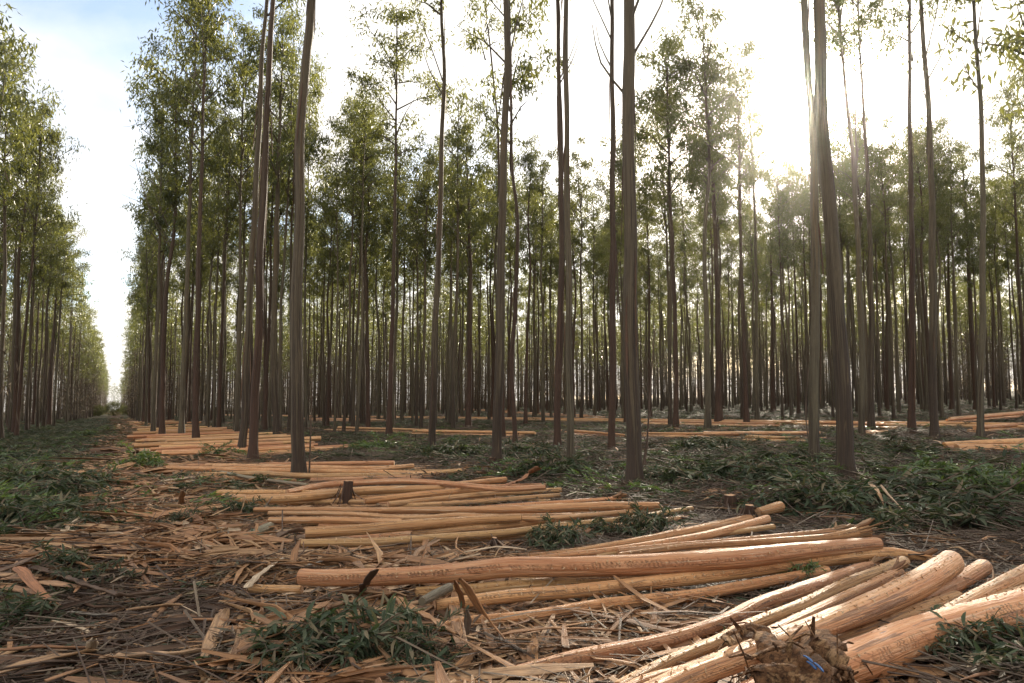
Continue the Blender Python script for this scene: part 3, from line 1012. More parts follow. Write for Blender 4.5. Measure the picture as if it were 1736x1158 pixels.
# wording for each tree by the traced trunks it stands between
marks = sorted([(bp[0], w_) for (k_, bp, wp, pt, h_, c_, s_, m_, w_) in T if wp >= 9 and k_ not in ('AQ', 'K2', 'AN')], key=lambda a: a[0])
short = {'C': 'the forked trunk', 'D': 'the smooth grey trunk', 'E': 'the brown straight trunk', 'H': 'the tall pair', 'K': 'the left-bending trunk',
         'M': 'the thick dark trunk', 'P': 'the lone red trunk', 'R': 'the olive trunk', 'S': 'the red-brown trunk', 'T': 'the central trunk',
         'V': 'the central pair', 'X': 'the dark straight trunk', 'Y': 'the big right-centre trunk', 'Z': 'the next brown trunk', 'AB': 'the pale slim trunk',
         'AC': 'the leaf-heap trunk', 'AF': 'the under-sun trunk', 'AG': 'the biggest trunk', 'AH': 'the pale leaning trunk', 'AI': 'the trunk beyond it',
         'AK': 'the straight tall trunk', 'AL': 'the leaning tall trunk', 'AO': 'the last near trunk'}
ivs = sorted([(b_[0], short[k_]) for (k_, b_, *_r) in T if k_ in short])
ORD = ['first', 'second', 'third', 'fourth', 'fifth', 'sixth', 'seventh', 'eighth', 'ninth', 'tenth', 'eleventh', 'twelfth', 'thirteenth', 'fourteenth', 'fifteenth',
       'sixteenth', 'seventeenth', 'eighteenth', 'nineteenth', 'twentieth']


def ordinal(n):
    return ORD[n] if n < len(ORD) else '%d%s' % (n + 1, {1: 'st', 2: 'nd', 3: 'rd'}.get((n + 1) % 10 if (n + 1) % 100 not in (11, 12, 13) else 0, 'th'))


buckets = {}
for r_ in near:
    i_ = sum(1 for x, _ in ivs if x < r_[4])
    if r_[4] < 195:
        key_ = ('left of the open alley', 'a')
    elif i_ == 0:
        key_ = ('between the open alley and ' + ivs[0][1], 'b')
    elif i_ == len(ivs):
        key_ = ('right of ' + ivs[-1][1], 'c')
    else:
        key_ = ('between %s and %s' % (ivs[i_ - 1][1], ivs[i_][1]), 'd')
    buckets.setdefault(key_[0], []).append(r_)
MATW = ['mottled', 'pale', 'brown']
for words_, lst in buckets.items():
    lst.sort(key=lambda r_: r_[4])
    for n_, r_ in enumerate(lst):
        s = int(rng.integers(8))
        tm, br, cr, cl, zsc, path = VAR[s]
        d, X, Y, H, px, py = r_
        k_ = H / 17.0
        root = empty('eucalyptus_tree', (X, Y, gz(X, Y)), rng.uniform(0, 6.28), 1.0)
        root.scale = (k_ * rng.uniform(.9, 1.12), k_ * rng.uniform(.9, 1.12), k_)
        tag(root, '%s eucalyptus, %s from left, %s' % (MATW[s % 3], ordinal(n_), words_), 'tree', TREE_GROUP)
        obj('trunk', tm, root)
        for nm, me2 in (('branches', br), ('crown', cr)):
            o = obj(nm, me2, root, cl)
            o.scale = (1.0, 1.0, zsc)

# ------------------------------------------------------------------ scattered stuff by geometry nodes
def scatter(name, meshes, pts, rots, scs, idx, label):
    c = bpy.data.collections.new(name + '_pieces')
    for n_, me in enumerate(meshes):
        o = bpy.data.objects.new('%s_piece_%02d' % (name, n_), me)
        c.objects.link(o)
    me = bpy.data.meshes.new(name)
    me.vertices.add(len(pts))
    me.vertices.foreach_set('co', np.asarray(pts, np.float32).reshape(-1))
    a = me.attributes.new('rot', 'FLOAT_VECTOR', 'POINT')
    a.data.foreach_set('vector', np.asarray(rots, np.float32).reshape(-1))
    a = me.attributes.new('scl', 'FLOAT_VECTOR', 'POINT')
    scs = np.asarray(scs, np.float32)
    if scs.ndim == 1:
        scs = np.repeat(scs[:, None], 3, 1)
    a.data.foreach_set('vector', scs.reshape(-1))
    a = me.attributes.new('idx', 'INT', 'POINT')
    a.data.foreach_set('value', np.asarray(idx, np.int32))
    o = obj(name, me)
    tag(o, label, None, None, 'stuff')
    ng = bpy.data.node_groups.new(name + '_nodes', 'GeometryNodeTree')
    ng.interface.new_socket('Geometry', in_out='INPUT', socket_type='NodeSocketGeometry')
    ng.interface.new_socket('Geometry', in_out='OUTPUT', socket_type='NodeSocketGeometry')
    gi, go = ng.nodes.new('NodeGroupInput'), ng.nodes.new('NodeGroupOutput')
    ci = ng.nodes.new('GeometryNodeCollectionInfo')
    ci.inputs['Collection'].default_value = c
    ci.inputs['Separate Children'].default_value = True
    ci.inputs['Reset Children'].default_value = True
    ip = ng.nodes.new('GeometryNodeInstanceOnPoints')
    ip.inputs['Pick Instance'].default_value = True
    ng.links.new(gi.outputs[0], ip.inputs['Points'])
    ng.links.new(ci.outputs[0], ip.inputs['Instance'])
    for an, ty, sk_ in (('idx', 'INT', 'Instance Index'), ('rot', 'FLOAT_VECTOR', 'Rotation'), ('scl', 'FLOAT_VECTOR', 'Scale')):
        na = ng.nodes.new('GeometryNodeInputNamedAttribute')
        na.data_type = ty
        na.inputs['Name'].default_value = an
        src = [s_ for s_ in na.outputs if s_.enabled and s_.name == 'Attribute'][0]
        ng.links.new(src, ip.inputs[sk_])
    ng.links.new(ip.outputs[0], go.inputs[0])
    md = o.modifiers.new('scatter', 'NODES')
    md.node_group = ng
    return o


FAR = []
for s in range(5):
    lm = make_crown(500 + s, H=8, R=1.75, n_limb=16, per=26, leaf=(.24, .38), width=.075, low=True)[1]
    rngv = np.random.default_rng(600 + s)
    mbf = MB()
    ln = rngv.normal(0, .015, 2)
    path = smooth_path([np.array([0, 0, -.3]), np.array([ln[0] * 6, ln[1] * 6, 6.]), np.array([ln[0] * 11 + .1, ln[1] * 11, 11.]), np.array([ln[0] * 17, ln[1] * 17, 17.])], 1.8)
    tube(mbf, path, trunk_path_radius(path, .092, 17), 6, False)
    vv = np.zeros(len(lm.vertices) * 3, np.float32)
    lm.vertices.foreach_get('co', vv)
    vv = vv.reshape(-1, 3) * np.array([1, 1, .9]) + np.array([ln[0] * 13, ln[1] * 13, 9.8])
    mbf.add(vv, np.arange(len(vv)).reshape(-1, 4), None, 1)
    if s % 2 == 0:       # lower growth, dead twigs and hanging bark below the crown
        n_ = 240
        hz = rngv.uniform(1.5, 10, n_)
        C_ = np.stack([rngv.normal(0, .5, n_), rngv.normal(0, .5, n_), hz], -1)
        C_ += rngv.normal(0, .5, (12, 3))[rngv.integers(0, 12, n_)] * np.array([1, 1, 1.5])
        leaves_simple(mbf, C_, unit(rngv.normal(0, .5, (n_, 3)) + np.array([0, 0, -.8])), rngv.uniform(.25, .6, n_), np.full(n_, .05), rngv, 2)
        for q in range(10):
            z_ = rngv.uniform(2.5, 9)
            a_ = rngv.uniform(0, 6.28)
            tube(mbf, [(0, 0, z_), (math.cos(a_) * .5, math.sin(a_) * .5, z_ + .5), (math.cos(a_), math.sin(a_), z_ + .8)], [.02, .012, .006], 3, False)
    FAR.append(mbf.mesh('far_tree', [M[TREE_MATS[s % 3]], M['leaf'], M['leaf_dead']]))
    bpy.data.meshes.remove(lm)
rp, rr_, rs, ri = [], [], [], []
for d, X, Y, H, px, py in rest:
    k_ = H / 17.0
    rp.append((X, Y, gz(X, Y)))
    rr_.append((0, 0, rng.uniform(0, 6.28)))
    kz = k_ * (rng.uniform(.5, .75) if d > 80 and rng.random() < .22 else 1)
    rs.append((k_ * rng.uniform(.9, 1.2), k_ * rng.uniform(.9, 1.2), kz))
    ri.append(int(rng.integers(5)))
scatter('far_forest', FAR, rp, rr_, rs, ri, 'far eucalyptus plantation whose thin trunks merge into one mass')
print('trees', len(T) + len(near), 'far', len(rest))

# ------------------------------------------------------------------ logs
LOGN = [0]
ALL_LOG_SEGS = []          # footprint of the logs, for keeping tall litter off them


def make_log(P, R, seg, rng, mat, label, group, detail=True, torn=(False, False), lift_done=True):
    P = [np.array(p, float) for p in P]
    step = .07 if detail else .35
    path = smooth_path(P, step)
    s_ = np.concatenate([[0], np.cumsum(np.linalg.norm(np.diff(np.array(P), axis=0), axis=1))])
    sp = np.concatenate([[0], np.cumsum(np.linalg.norm(np.diff(path, axis=0), axis=1))])
    r = np.interp(sp / sp[-1], s_ / s_[-1], np.asarray(R, float))
    if detail:
        # rounded rims, then the body
        for e in (0, -1):
            d = path[1] - path[0] if e == 0 else path[-1] - path[-2]
            d = d / np.linalg.norm(d)
            if e == 0:
                path = np.concatenate([[path[0] - d * .012], path])
                r = np.concatenate([[r[0] * .93], r])
            else:
                path = np.concatenate([path, [path[-1] + d * .012]])
                r = np.concatenate([r, [r[-1] * .93]])
    ctr = path.mean(0)
    ctr[2] = path[:, 2].min() - r.max()
    root = empty('log', tuple(ctr)) if detail else None
    mb_ = MB()
    tube(mb_, path - ctr, r, seg, True, .075 if detail else .03, rng, ns=7 if detail else 2)
    me = mb_.mesh('log', [mat])
    if not detail:
        o = obj('log', me, None, tuple(ctr))
        tag(o, label, 'log', group)
    else:
        tag(root, label, 'log', group)
        obj('stem', me, root)
        T_, A_, B_ = frames(path)
        for e in (0, -1):
            cm = MB()
            n_ = seg
            a = np.linspace(0, 2 * math.pi, n_, endpoint=False)
            rad = r[e] * .97 * (1 + .05 * np.sin(a * 3 + rng.uniform(0, 6)))
            dd = -T_[e] if e == 0 else T_[e]
            V = [np.zeros(3) + dd * .006]
            for t_, k_ in zip(a, rad):
                V.append(k_ * (math.cos(t_) * A_[e] + math.sin(t_) * B_[e]) + dd * (.003 + .004 * rng.random()))
            ii = np.arange(n_)
            cm.add(np.array(V) + path[e] - ctr, np.stack([np.zeros(n_, int), 1 + ii, 1 + (ii + 1) % n_], -1))
            obj('cut_end', cm.mesh('cut_end', [M['cut']]), root)
        # lifted chips along two or three bands
        ch = MB()
        VV, FF = [], []
        base_a = rng.uniform(0, 6.28)
        ups = math.pi / 2
        for b_ in range(6):
            aa = ups + rng.uniform(-1.5, 1.5)
            for sx in np.arange(.1, sp[-1] - .1, .03):
                if rng.random() < .35 or mnoise.noise(Vector((sx * 1.5, b_ * 7.7, base_a))) < -.15:
                    continue
                i_ = int(np.searchsorted(sp, sx))
                i_ = min(max(i_, 1), len(r) - 2)
                an = aa + .25 * math.sin(sx * 1.3 + b_) + rng.normal(0, .05)
                nrm_ = math.cos(an) * A_[i_] + math.sin(an) * B_[i_]
                sd = -math.sin(an) * A_[i_] + math.cos(an) * B_[i_]
                c0 = path[i_] - ctr + nrm_ * r[i_] * .985
                w_ = rng.uniform(.003, .009)
                l_ = rng.uniform(.007, .022)
                dirv = T_[i_] * rng.choice([-1, 1]) * rng.uniform(.3, .9) + nrm_ * rng.uniform(.15, .6) + sd * rng.normal(0, .5)
                VV += [c0 - sd * w_, c0 + sd * w_, c0 + T_[i_] * w_ * .8, c0 + dirv * l_]
                k_ = len(VV) - 4
                FF += [[k_, k_ + 1, k_ + 3], [k_ + 1, k_ + 2, k_ + 3], [k_ + 2, k_, k_ + 3]]
        if VV:
            ch.add(np.array(VV), np.array(FF), np.random.default_rng(3).random((len(VV), 2)) * .2)
            tag(obj('bark_chips', ch.mesh('bark_chips', [M['chip']], False), root), kind='stuff')
        for e, tr_ in ((0, torn[0]), (-1, torn[1])):
            if tr_:
                tm_ = MB()
                dd = -T_[e] if e == 0 else T_[e]
                for q in range(16):
                    a = rng.uniform(0, 6.28)
                    nrm_ = math.cos(a) * A_[e] + math.sin(a) * B_[e]
                    p0 = path[e] - ctr - dd * .12 + nrm_ * r[e] * .97
                    L_ = rng.uniform(.08, .28)
                    strip(tm_, [p0, p0 + dd * L_ * .6 + nrm_ * .01, p0 + dd * L_ + nrm_ * rng.uniform(-.01, .07)], rng.uniform(.02, .05), .8, .003, rng, nseg=2,
                          roll0=a)
                obj('torn_fibres', tm_.mesh('torn_fibres', [M['bark_tan']]), root)
    for a_, b_ in zip(path[:-1:6], path[6::6]):
        ALL_LOG_SEGS.append((a_[0], a_[1], b_[0], b_[1]))
    LOGN[0] += 1


# (points px, half widths px, stack height in m, material, label, torn ends)
G1, G2, G3, G4, G5 = ('logs in the frontmost pile', 'logs in the second pile', 'logs in the third pile', 'logs in the fourth pile', 'logs in the fifth pile')
O_, TN, YE, RD = 'log_orange', 'log_tan', 'log_yellow', 'log_red'
LOGS = [
 ([(1090, 1245), (1223, 1205), (1330, 1165), (1454, 1120), (1557, 1079), (1735, 1031), (1890, 985)], [27, 28, 30, 32, 28, 26, 24], .02, O_, 'thickest peeled log, lowest of the frontmost pile at the bottom right', G1, 0, 0),
 ([(1330, 1118), (1413, 1089), (1454, 1076), (1532, 1048), (1622, 1014)], [12, 13, 14, 14, 11], .05, YE, 'yellowish short log lying above the thickest log of the frontmost pile', G1, 0, 0),
 ([(1060, 1195), (1159, 1151), (1249, 1117), (1348, 1079), (1403, 1058), (1480, 1027), (1557, 989), (1612, 954)], [18, 19, 20, 20, 20, 20, 20, 18], .14, TN, 'thick log on top of the frontmost pile with a rounded end', G1, 0, 0),
 ([(1420, 1085), (1480, 1060), (1545, 1027), (1609, 996), (1667, 962)], [11, 12, 13, 13, 12], .04, TN, 'log ending right of the rounded one in the frontmost pile', G1, 0, 0),
 ([(1540, 1062), (1583, 1045), (1640, 1015), (1690, 990)], [7, 8, 8, 7], .03, RD, 'short rough log between two pile logs at the right edge', G1, 0, 1),
 ([(1500, 1085), (1583, 1050), (1660, 1012), (1736, 975), (1860, 915)], [11, 11, 12, 13, 13], .10, TN, 'log running out of the right edge above the thickest one', G1, 0, 0),
 ([(1600, 1048), (1647, 1025), (1686, 1014), (1736, 1003), (1850, 975)], [8, 8, 9, 9, 9], .09, YE, 'narrow ragged log on the right edge touching the thickest log', G1, 0, 0),
 ([(1000, 1200), (1090, 1158), (1193, 1129), (1300, 1078), (1351, 1053), (1429, 1016), (1524, 972)], [11, 12, 12, 12, 11, 10, 9], .07, O_, 'chipped log directly left of the thick top log, frontmost pile', G1, 0, 1),
 ([(1050, 1165), (1136, 1121), (1212, 1091), (1268, 1062), (1351, 1030), (1439, 989), (1475, 976), (1532, 953)], [11, 11, 11, 11, 10, 10, 10, 9], .05, TN, 'bright barked-off log third from the left in the frontmost pile', G1, 0, 0),
 ([(806, 1160), (882, 1140), (976, 1117), (1090, 1095), (1166, 1076), (1231, 1053), (1295, 1023), (1377, 996), (1454, 966), (1486, 956)], [11, 13, 15, 13, 13, 13, 13, 13, 9, 5], .0, O_, 'leftmost log of the frontmost pile with a green bark patch and tapered end', G1, 0, 1),

 ([(513, 978), (560, 980), (673, 977), (787, 969), (863, 962), (976, 961), (1090, 958), (1249, 947), (1363, 934), (1487, 922)], [14, 14, 14.5, 16, 17, 17, 18, 17, 14, 10], .10, O_, 'long thick log, topmost and longest of the second pile', G2, 0, 0),
 ([(708, 1004), (787, 1000), (900, 990), (1014, 984), (1120, 978)], [9, 9, 9, 9, 9], .02, YE, 'short pale log under the topmost log of the second pile', G2, 0, 0),
 ([(742, 1026), (863, 1011), (976, 1002), (1090, 990), (1249, 970), (1363, 952), (1439, 942), (1514, 938), (1577, 947)], [10, 11, 11, 11.5, 12, 12.5, 12, 9, 5], .03, O_, 'bowed log with a thin tip in front of the topmost one of the second pile', G2, 0, 1),
 ([(740, 1066), (802, 1053), (900, 1045), (1014, 1026), (1160, 1011), (1240, 998), (1329, 981), (1400, 968)], [9, 9, 10, 10, 10, 9, 8, 8], .0, RD, 'front log of the second pile with a peeling edge', G2, 0, 0),
 ([(1052, 940), (1174, 926), (1287, 919), (1401, 911), (1469, 900)], [4, 5, 5.5, 6, 10], .10, O_, 'log with a torn upturned butt at the right of the second pile', G2, 0, 1),
 ([(1050, 933), (1136, 925), (1212, 919), (1325, 909), (1430, 898)], [4, 4.5, 4.5, 4.5, 4], .06, TN, 'thin log behind the torn butt in the second pile', G2, 0, 1),
 ([(1014, 943), (1136, 921), (1212, 907), (1310, 893)], [3.5, 4, 4.5, 4.5], .04, YE, 'thin pale log second from the back in the second pile', G2, 0, 0),
 ([(900, 947), (1052, 931), (1174, 912), (1249, 895), (1300, 880)], [4, 6, 7, 7, 7], .05, O_, 'log rising right next to the backmost of the second pile', G2, 0, 0),
 ([(900, 943), (976, 934), (1090, 916), (1136, 907), (1212, 893), (1270, 880)], [5, 5, 7, 7.5, 8, 8], .0, O_, 'backmost long log of the second pile', G2, 0, 0),
 ([(1287, 868), (1322, 859)], [7, 9], .05, RD, 'stubby red log end behind the second pile at its right', G2, 0, 0),
 ([(427, 998), (508, 1000)], [7, 7], .03, YE, 'short yellow stub at the left end of the second pile', G2, 0, 0),

 ([(433, 864), (523, 864), (638, 865), (850, 864), (915, 862), (1030, 858), (1115, 857)], [4, 4.5, 5, 6.5, 7.5, 8, 6], .08, O_, 'topmost straight log of the third pile', G3, 0, 0),
 ([(457, 870), (580, 871), (696, 878), (782, 874), (872, 879), (944, 878), (1060, 868)], [3.5, 4, 4.5, 5, 5, 4.5, 4], .08, TN, 'wavy thin log lying across the third pile', G3, 0, 0),
 ([(520, 904), (609, 898), (696, 890), (782, 884), (880, 878)], [9, 9, 9.5, 8, 7], .09, O_, 'thick log of the third pile with its butt at the left', G3, 0, 0),
 ([(514, 921), (638, 919), (724, 913), (850, 904), (944, 892), (1059, 880), (1172, 862)], [7, 7, 7, 6.5, 6, 5, 4], .04, YE, 'pale long log under the thick one in the third pile', G3, 0, 0),
 ([(529, 940), (638, 930), (724, 922), (800, 914), (915, 904), (1030, 894), (1157, 878)], [4, 5, 5.5, 6, 6, 5, 4], .0, YE, 'front pale log of the third pile, diverging to the left', G3, 0, 0),
 ([(458, 882), (552, 882), (680, 885)], [5, 6, 6], .04, O_, 'short log under the wavy one at the left of the third pile', G3, 0, 0),
 ([(700, 905), (800, 897), (915, 884), (1001, 878), (1120, 862)], [5, 5.5, 6, 5.5, 5], .03, YE, 'log with a greenish bark length in the third pile', G3, 0, 0),
 ([(800, 862), (915, 854), (1002, 849), (1050, 845)], [3.5, 4, 4.5, 4], .05, RD, 'backmost thin log of the third pile', G3, 0, 1),
 ([(920, 912), (1010, 898), (1100, 886), (1160, 878)], [3.5, 4, 4, 3.5], .0, O_, 'thin low log at the front right of the third pile', G3, 0, 0),

 ([(488, 834), (552, 822), (609, 818), (696, 816), (768, 821), (850, 829), (922, 826)], [4.5, 5, 5, 5, 5, 5, 4.5], .14, O_, 'arched log on top of the fourth pile', G4, 0, 0),
 ([(370, 835), (480, 835), (560, 836)], [4.5, 4.5, 4], .1, YE, 'pale log at the upper left of the fourth pile', G4, 0, 0),
 ([(405, 847), (494, 844), (569, 836), (638, 831), (753, 828)], [7.5, 8, 8, 7, 6], .06, O_, 'thick butt log left of the stump in the fourth pile', G4, 0, 0),
 ([(379, 844), (440, 846)], [6.5, 6.5], .05, TN, 'short log behind the thick butt of the fourth pile', G4, 0, 0),
 ([(620, 849), (724, 838), (782, 833), (845, 829)], [5, 6, 6, 5], .05, RD, 'reddish log right of the stump in the fourth pile', G4, 0, 0),
 ([(660, 855), (753, 845), (850, 836), (950, 831)], [5, 5, 5, 4.5], .03, YE, 'long pale log running to the right tip of the fourth pile', G4, 0, 0),
 ([(670, 858), (780, 853), (886, 845), (947, 840)], [4, 4.5, 4.5, 4], .0, YE, 'front low log at the right of the fourth pile', G4, 0, 0),
 ([(361, 861), (396, 858)], [5.5, 5.5], .02, RD, 'short red stub at the left end of the fourth pile', G4, 0, 0),
 ([(470, 853), (569, 851), (640, 851)], [4, 4, 4], .0, YE, 'thin pale log in front of the stump, fourth pile', G4, 0, 0),
 ([(770, 822), (856, 813)], [5, 5], .06, O_, 'short log at the back right of the fourth pile', G4, 0, 0),
 ([(790, 826), (880, 824), (925, 823)], [4, 4, 4], .03, RD, 'red log beside the curled bark at the right of the fourth pile', G4, 0, 0),

 ([(442, 788), (523, 787), (667, 785)], [3.5, 4, 4], .06, O_, 'backmost log of the fifth pile', G5, 0, 0),
 ([(350, 789), (494, 792), (638, 794), (700, 790)], [3.5, 4, 4, 4], .05, TN, 'second log from the back in the fifth pile', G5, 0, 0),
 ([(285, 793), (350, 795), (465, 798), (609, 800), (739, 803)], [3.5, 4, 4.5, 4.5, 4], .05, O_, 'middle log of the fifth pile, longest to the left', G5, 0, 0),
 ([(326, 806), (436, 803), (523, 807), (638, 806), (736, 805)], [4, 4.5, 5, 4.5, 4], .03, YE, 'thick pale log at the front of the fifth pile', G5, 0, 0),
 ([(700, 806), (788, 797)], [4.5, 4], .03, TN, 'short log at the right tip of the fifth pile', G5, 0, 1),
 ([(528, 814), (638, 811), (739, 809)], [4, 4, 4], .0, O_, 'front log of the fifth pile right of the dark trunk', G5, 0, 0),
 ([(281, 789), (360, 790), (454, 791)], [3.5, 3.5, 3.5], .03, O_, 'thin log at the back left of the fifth pile', G5, 0, 0),
 ([(300, 810), (400, 811), (500, 815)], [4, 4, 3.5], .0, RD, 'low red log at the front left of the fifth pile', G5, 0, 0),
]
rng = np.random.default_rng(11)
for pts, hw, lift, mt, lab, gr, t0, t1 in LOGS:
    P3, R3 = [], []
    for (x, y), h in zip(pts, hw):
        p = un(x, y, .09 + lift)
        dd = math.hypot(p.x, p.y)
        r = h / F_PX * dd
        p = un(x, y, r + lift + .025)
        P3.append(np.array(p))
        R3.append(h / F_PX * math.hypot(p.x, p.y) * .97)
    d0 = math.hypot(P3[0][0], P3[0][1])
    make_log(P3, R3, 20 if d0 < 7 else 12, rng, M[mt], lab, gr, True, (t0, t1))

FILL = [(G2, 'second', [(760, 1018), (905, 940)], [(1330, 962), (1420, 905)], 7, 8, 5),
        (G3, 'third', [(470, 925), (560, 868)], [(1010, 905), (1130, 862)], 13, 6, 4.5),
        (G4, 'fourth', [(400, 862), (440, 828)], [(860, 856), (900, 822)], 13, 5.5, 3.5),
        (G5, 'fifth', [(300, 814), (350, 786)], [(700, 814), (760, 788)], 12, 4.5, 3.2)]
for gr, wd, (f0, b0), (f1, b1), n_, ha, hb in FILL:
    for q in range(n_):
        t_ = (q + .5) / n_
        a = (f0[0] + (b0[0] - f0[0]) * t_ + rng.normal(0, 25), f0[1] + (b0[1] - f0[1]) * t_)
        b_ = (f1[0] + (b1[0] - f1[0]) * t_ + rng.normal(0, 30), f1[1] + (b1[1] - f1[1]) * t_)
        c_ = ((a[0] + b_[0]) / 2, (a[1] + b_[1]) / 2 + rng.normal(0, 2.5))
        P3, R3 = [], []
        if rng.random() < .5:
            ha, hb = hb, ha
        for (x, y), h_ in zip((a, c_, b_), (ha, (ha + hb) / 2, hb)):
            p = un(x, y, .07)
            r = h_ / F_PX * math.hypot(p.x, p.y) * .9
            p = un(x, y, r)
            p.z -= .03
            P3.append(np.array(p))
            R3.append(r)
        make_log(P3, R3, 12, rng, M[[O_, TN, RD, YE][q % 4]], 'low log at the bottom of the %s pile, %s from the front' % (wd, ordinal(q)), gr, True)

# piles further along the track and between the trees
def log_between(a, b_, r, rng, mat, label, group):
    n_ = 4
    a, b_ = np.array(a, float), np.array(b_, float)
    P = []
    side = np.array([-(b_ - a)[1], (b_ - a)[0], 0])
    side /= np.linalg.norm(side) + 1e-6
    bow = rng.normal(0, .07)
    for k_ in range(n_):
        t_ = k_ / (n_ - 1)
        P.append(a * (1 - t_) + b_ * t_ + side * bow * math.sin(math.pi * t_) + np.array([0, 0, 0]))
    make_log(P, np.linspace(r, r * rng.uniform(.6, .8), n_) if rng.random() < .5 else np.linspace(r * .65, r, n_), 8, rng, M[mat], label, group, False)


def xyz(u, v, h):
    X, Y = xy(u, v)
    return (X, Y, gz(X, Y) + .03 + h)


MATS4 = [O_, O_, TN, YE, RD]
k_pile = 6
u = 21.0
while u < 80:
    n_ = 9 if u < 30 else (5 if u < 45 else 3)
    for q in range(n_):
        v0 = .8 + rng.uniform(-.4, 1.1)
        v1 = v0 + rng.uniform(3.3, 4.6)
        du = rng.normal(0, .28)
        r = rng.uniform(.05, .085)
        row = q * .16 - .6 + rng.normal(0, .07)
        lay = (0, .10, .02, .17, .05)[q % 5]
        log_between(xyz(u + row, v0, r + lay), xyz(u + row + du, v1, r + lay), r, rng, MATS4[int(rng.integers(5))],
                    'peeled log, %s from the front in the %s pile along the track' % (ordinal(q), ordinal(k_pile - 1)), 'logs in the piles further down the track')
    k_pile += 1
    u += rng.uniform(2.7, 3.6) if u < 45 else rng.uniform(4.5, 6)
# swaths of logs seen between the trunks: pixel ends, count, spread in metres across, words
SW = [((520, 712), (650, 714), 9, 5.0, .065, 'between the thick dark trunk and the lone crowned trunk'),
      ((560, 729), (725, 733), 4, .8, .06, 'left of the olive smooth trunk'),
      ((715, 692), (860, 698), 6, 5.0, .07, 'far behind the olive smooth trunk'),
      ((850, 699), (1010, 708), 7, 3.0, .07, 'far behind the central pair of trunks'),
      ((690, 735), (900, 739), 5, .8, .06, 'behind the near central trunk'),
      ((960, 734), (1060, 742), 4, .8, .06, 'between the central pair and the dark brown trunk'),
      ((1100, 717), (1320, 722), 6, 3.0, .07, 'far behind the dark leaf heap'),
      ((1200, 741), (1405, 743), 3, .35, .07, 'right of the dark leaf heap, at the back'),
      ((1260, 750), (1372, 750), 3, .35, .065, 'right of the dark leaf heap, at the front'),
      ((1080, 737), (1205, 740), 4, .7, .06, 'left of the dark leaf heap'),
      ((1612, 762), (1760, 758), 3, .5, .105, 'lying at the right edge, butt ends to the left'),
      ((1600, 716), (1736, 704), 7, 2.5, .08, 'in the loose heap near the right edge'),
      ((1640, 731), (1770, 722), 5, 1.2, .075, 'in the loose heap just behind the right edge logs'),
      ((1390, 722), (1520, 726), 4, 1.5, .07, 'behind the biggest right trunk'),
      ((1460, 736), (1512, 733), 2, .4, .08, 'right of the biggest right trunk'),
      ((-20, 698), (46, 699), 4, 3.0, .08, 'left of the alley near the left edge')]
for (a, b_, n_, spread, r, words_) in SW:
    for q in range(n_):
        off = (q / max(1, n_ - 1) - .5) * spread
        A_ = un(*a, r)
        B_ = un(*b_, r)
        fw = unit(np.array([A_.x + B_.x, A_.y + B_.y, 0.]))
        sh = rng.uniform(-.1, .1) * (B_ - A_).length
        dv = unit(np.array(B_ - A_))
        rr = r * rng.uniform(.7, 1.15)
        pa = np.array(A_) + fw * off + dv * sh
        pb = np.array(B_) + fw * (off + rng.uniform(-.3, .3)) + dv * (sh + rng.uniform(-.3, .2))
        pa[2] = gz(pa[0], pa[1]) + rr + .03
        pb[2] = gz(pb[0], pb[1]) + rr + .03
        if len(fill) and q % 3 == 2:
            pa[2] += .1
            pb[2] += .1
        log_between(pa, pb, rr, rng, MATS4[int(rng.integers(5))], 'peeled log %s, %s from the front' % (words_, ordinal(q)), 'logs lying between the trees')
print('logs', LOGN[0])

# ------------------------------------------------------------------ larger bark strips, poles, splinters, branches
rng = np.random.default_rng(5)


def strip_obj(name, pts, w, lift, mat, label, cat, curl=1.1, twist=.4, roll0=0.0, heights=None, th=.006):
    P3 = []
    for k_, (x, y) in enumerate(pts):
        h = (heights[k_] if heights else 0.0)
        p = un(x, y, lift + h + .055)
        P3.append(np.array(p))
    dd = np.mean([math.hypot(p[0], p[1]) for p in P3])
    path = smooth_path(P3, .06)
    path += np.random.default_rng(len(pts) * 7 + int(pts[0][0])).normal(0, .004, path.shape)
    ctr = path.mean(0)
    ctr[2] = path[:, 2].min()
    mb_ = MB()
    strip(mb_, path - ctr, w / F_PX * dd, curl, th, rng, nseg=5, twist=twist, roll0=roll0, ragged=.22)
    o = obj(name, mb_.mesh(name, [M[mat]]), None, tuple(ctr))
    return tag(o, label, cat)


def pole_obj(name, pts, hw, lift, mat, label, cat, heights=None, seg=9):
    P3 = [np.array(un(x, y, lift + (heights[k_] if heights else 0))) for k_, (x, y) in enumerate(pts)]
    dd = [math.hypot(p[0], p[1]) for p in P3]
    path = smooth_path(P3, .12)
    r = np.interp(np.linspace(0, 1, len(path)), np.linspace(0, 1, len(P3)), [h / F_PX * d_ for h, d_ in zip(hw, dd)])
    ctr = path.mean(0)
    ctr[2] = path[:, 2].min()
    mb_ = MB()
    tube(mb_, path - ctr, r, seg, True, .08, rng, ns=6)
    o = obj(name, mb_.mesh(name, [M[mat]]), None, tuple(ctr))
    return tag(o, label, cat)


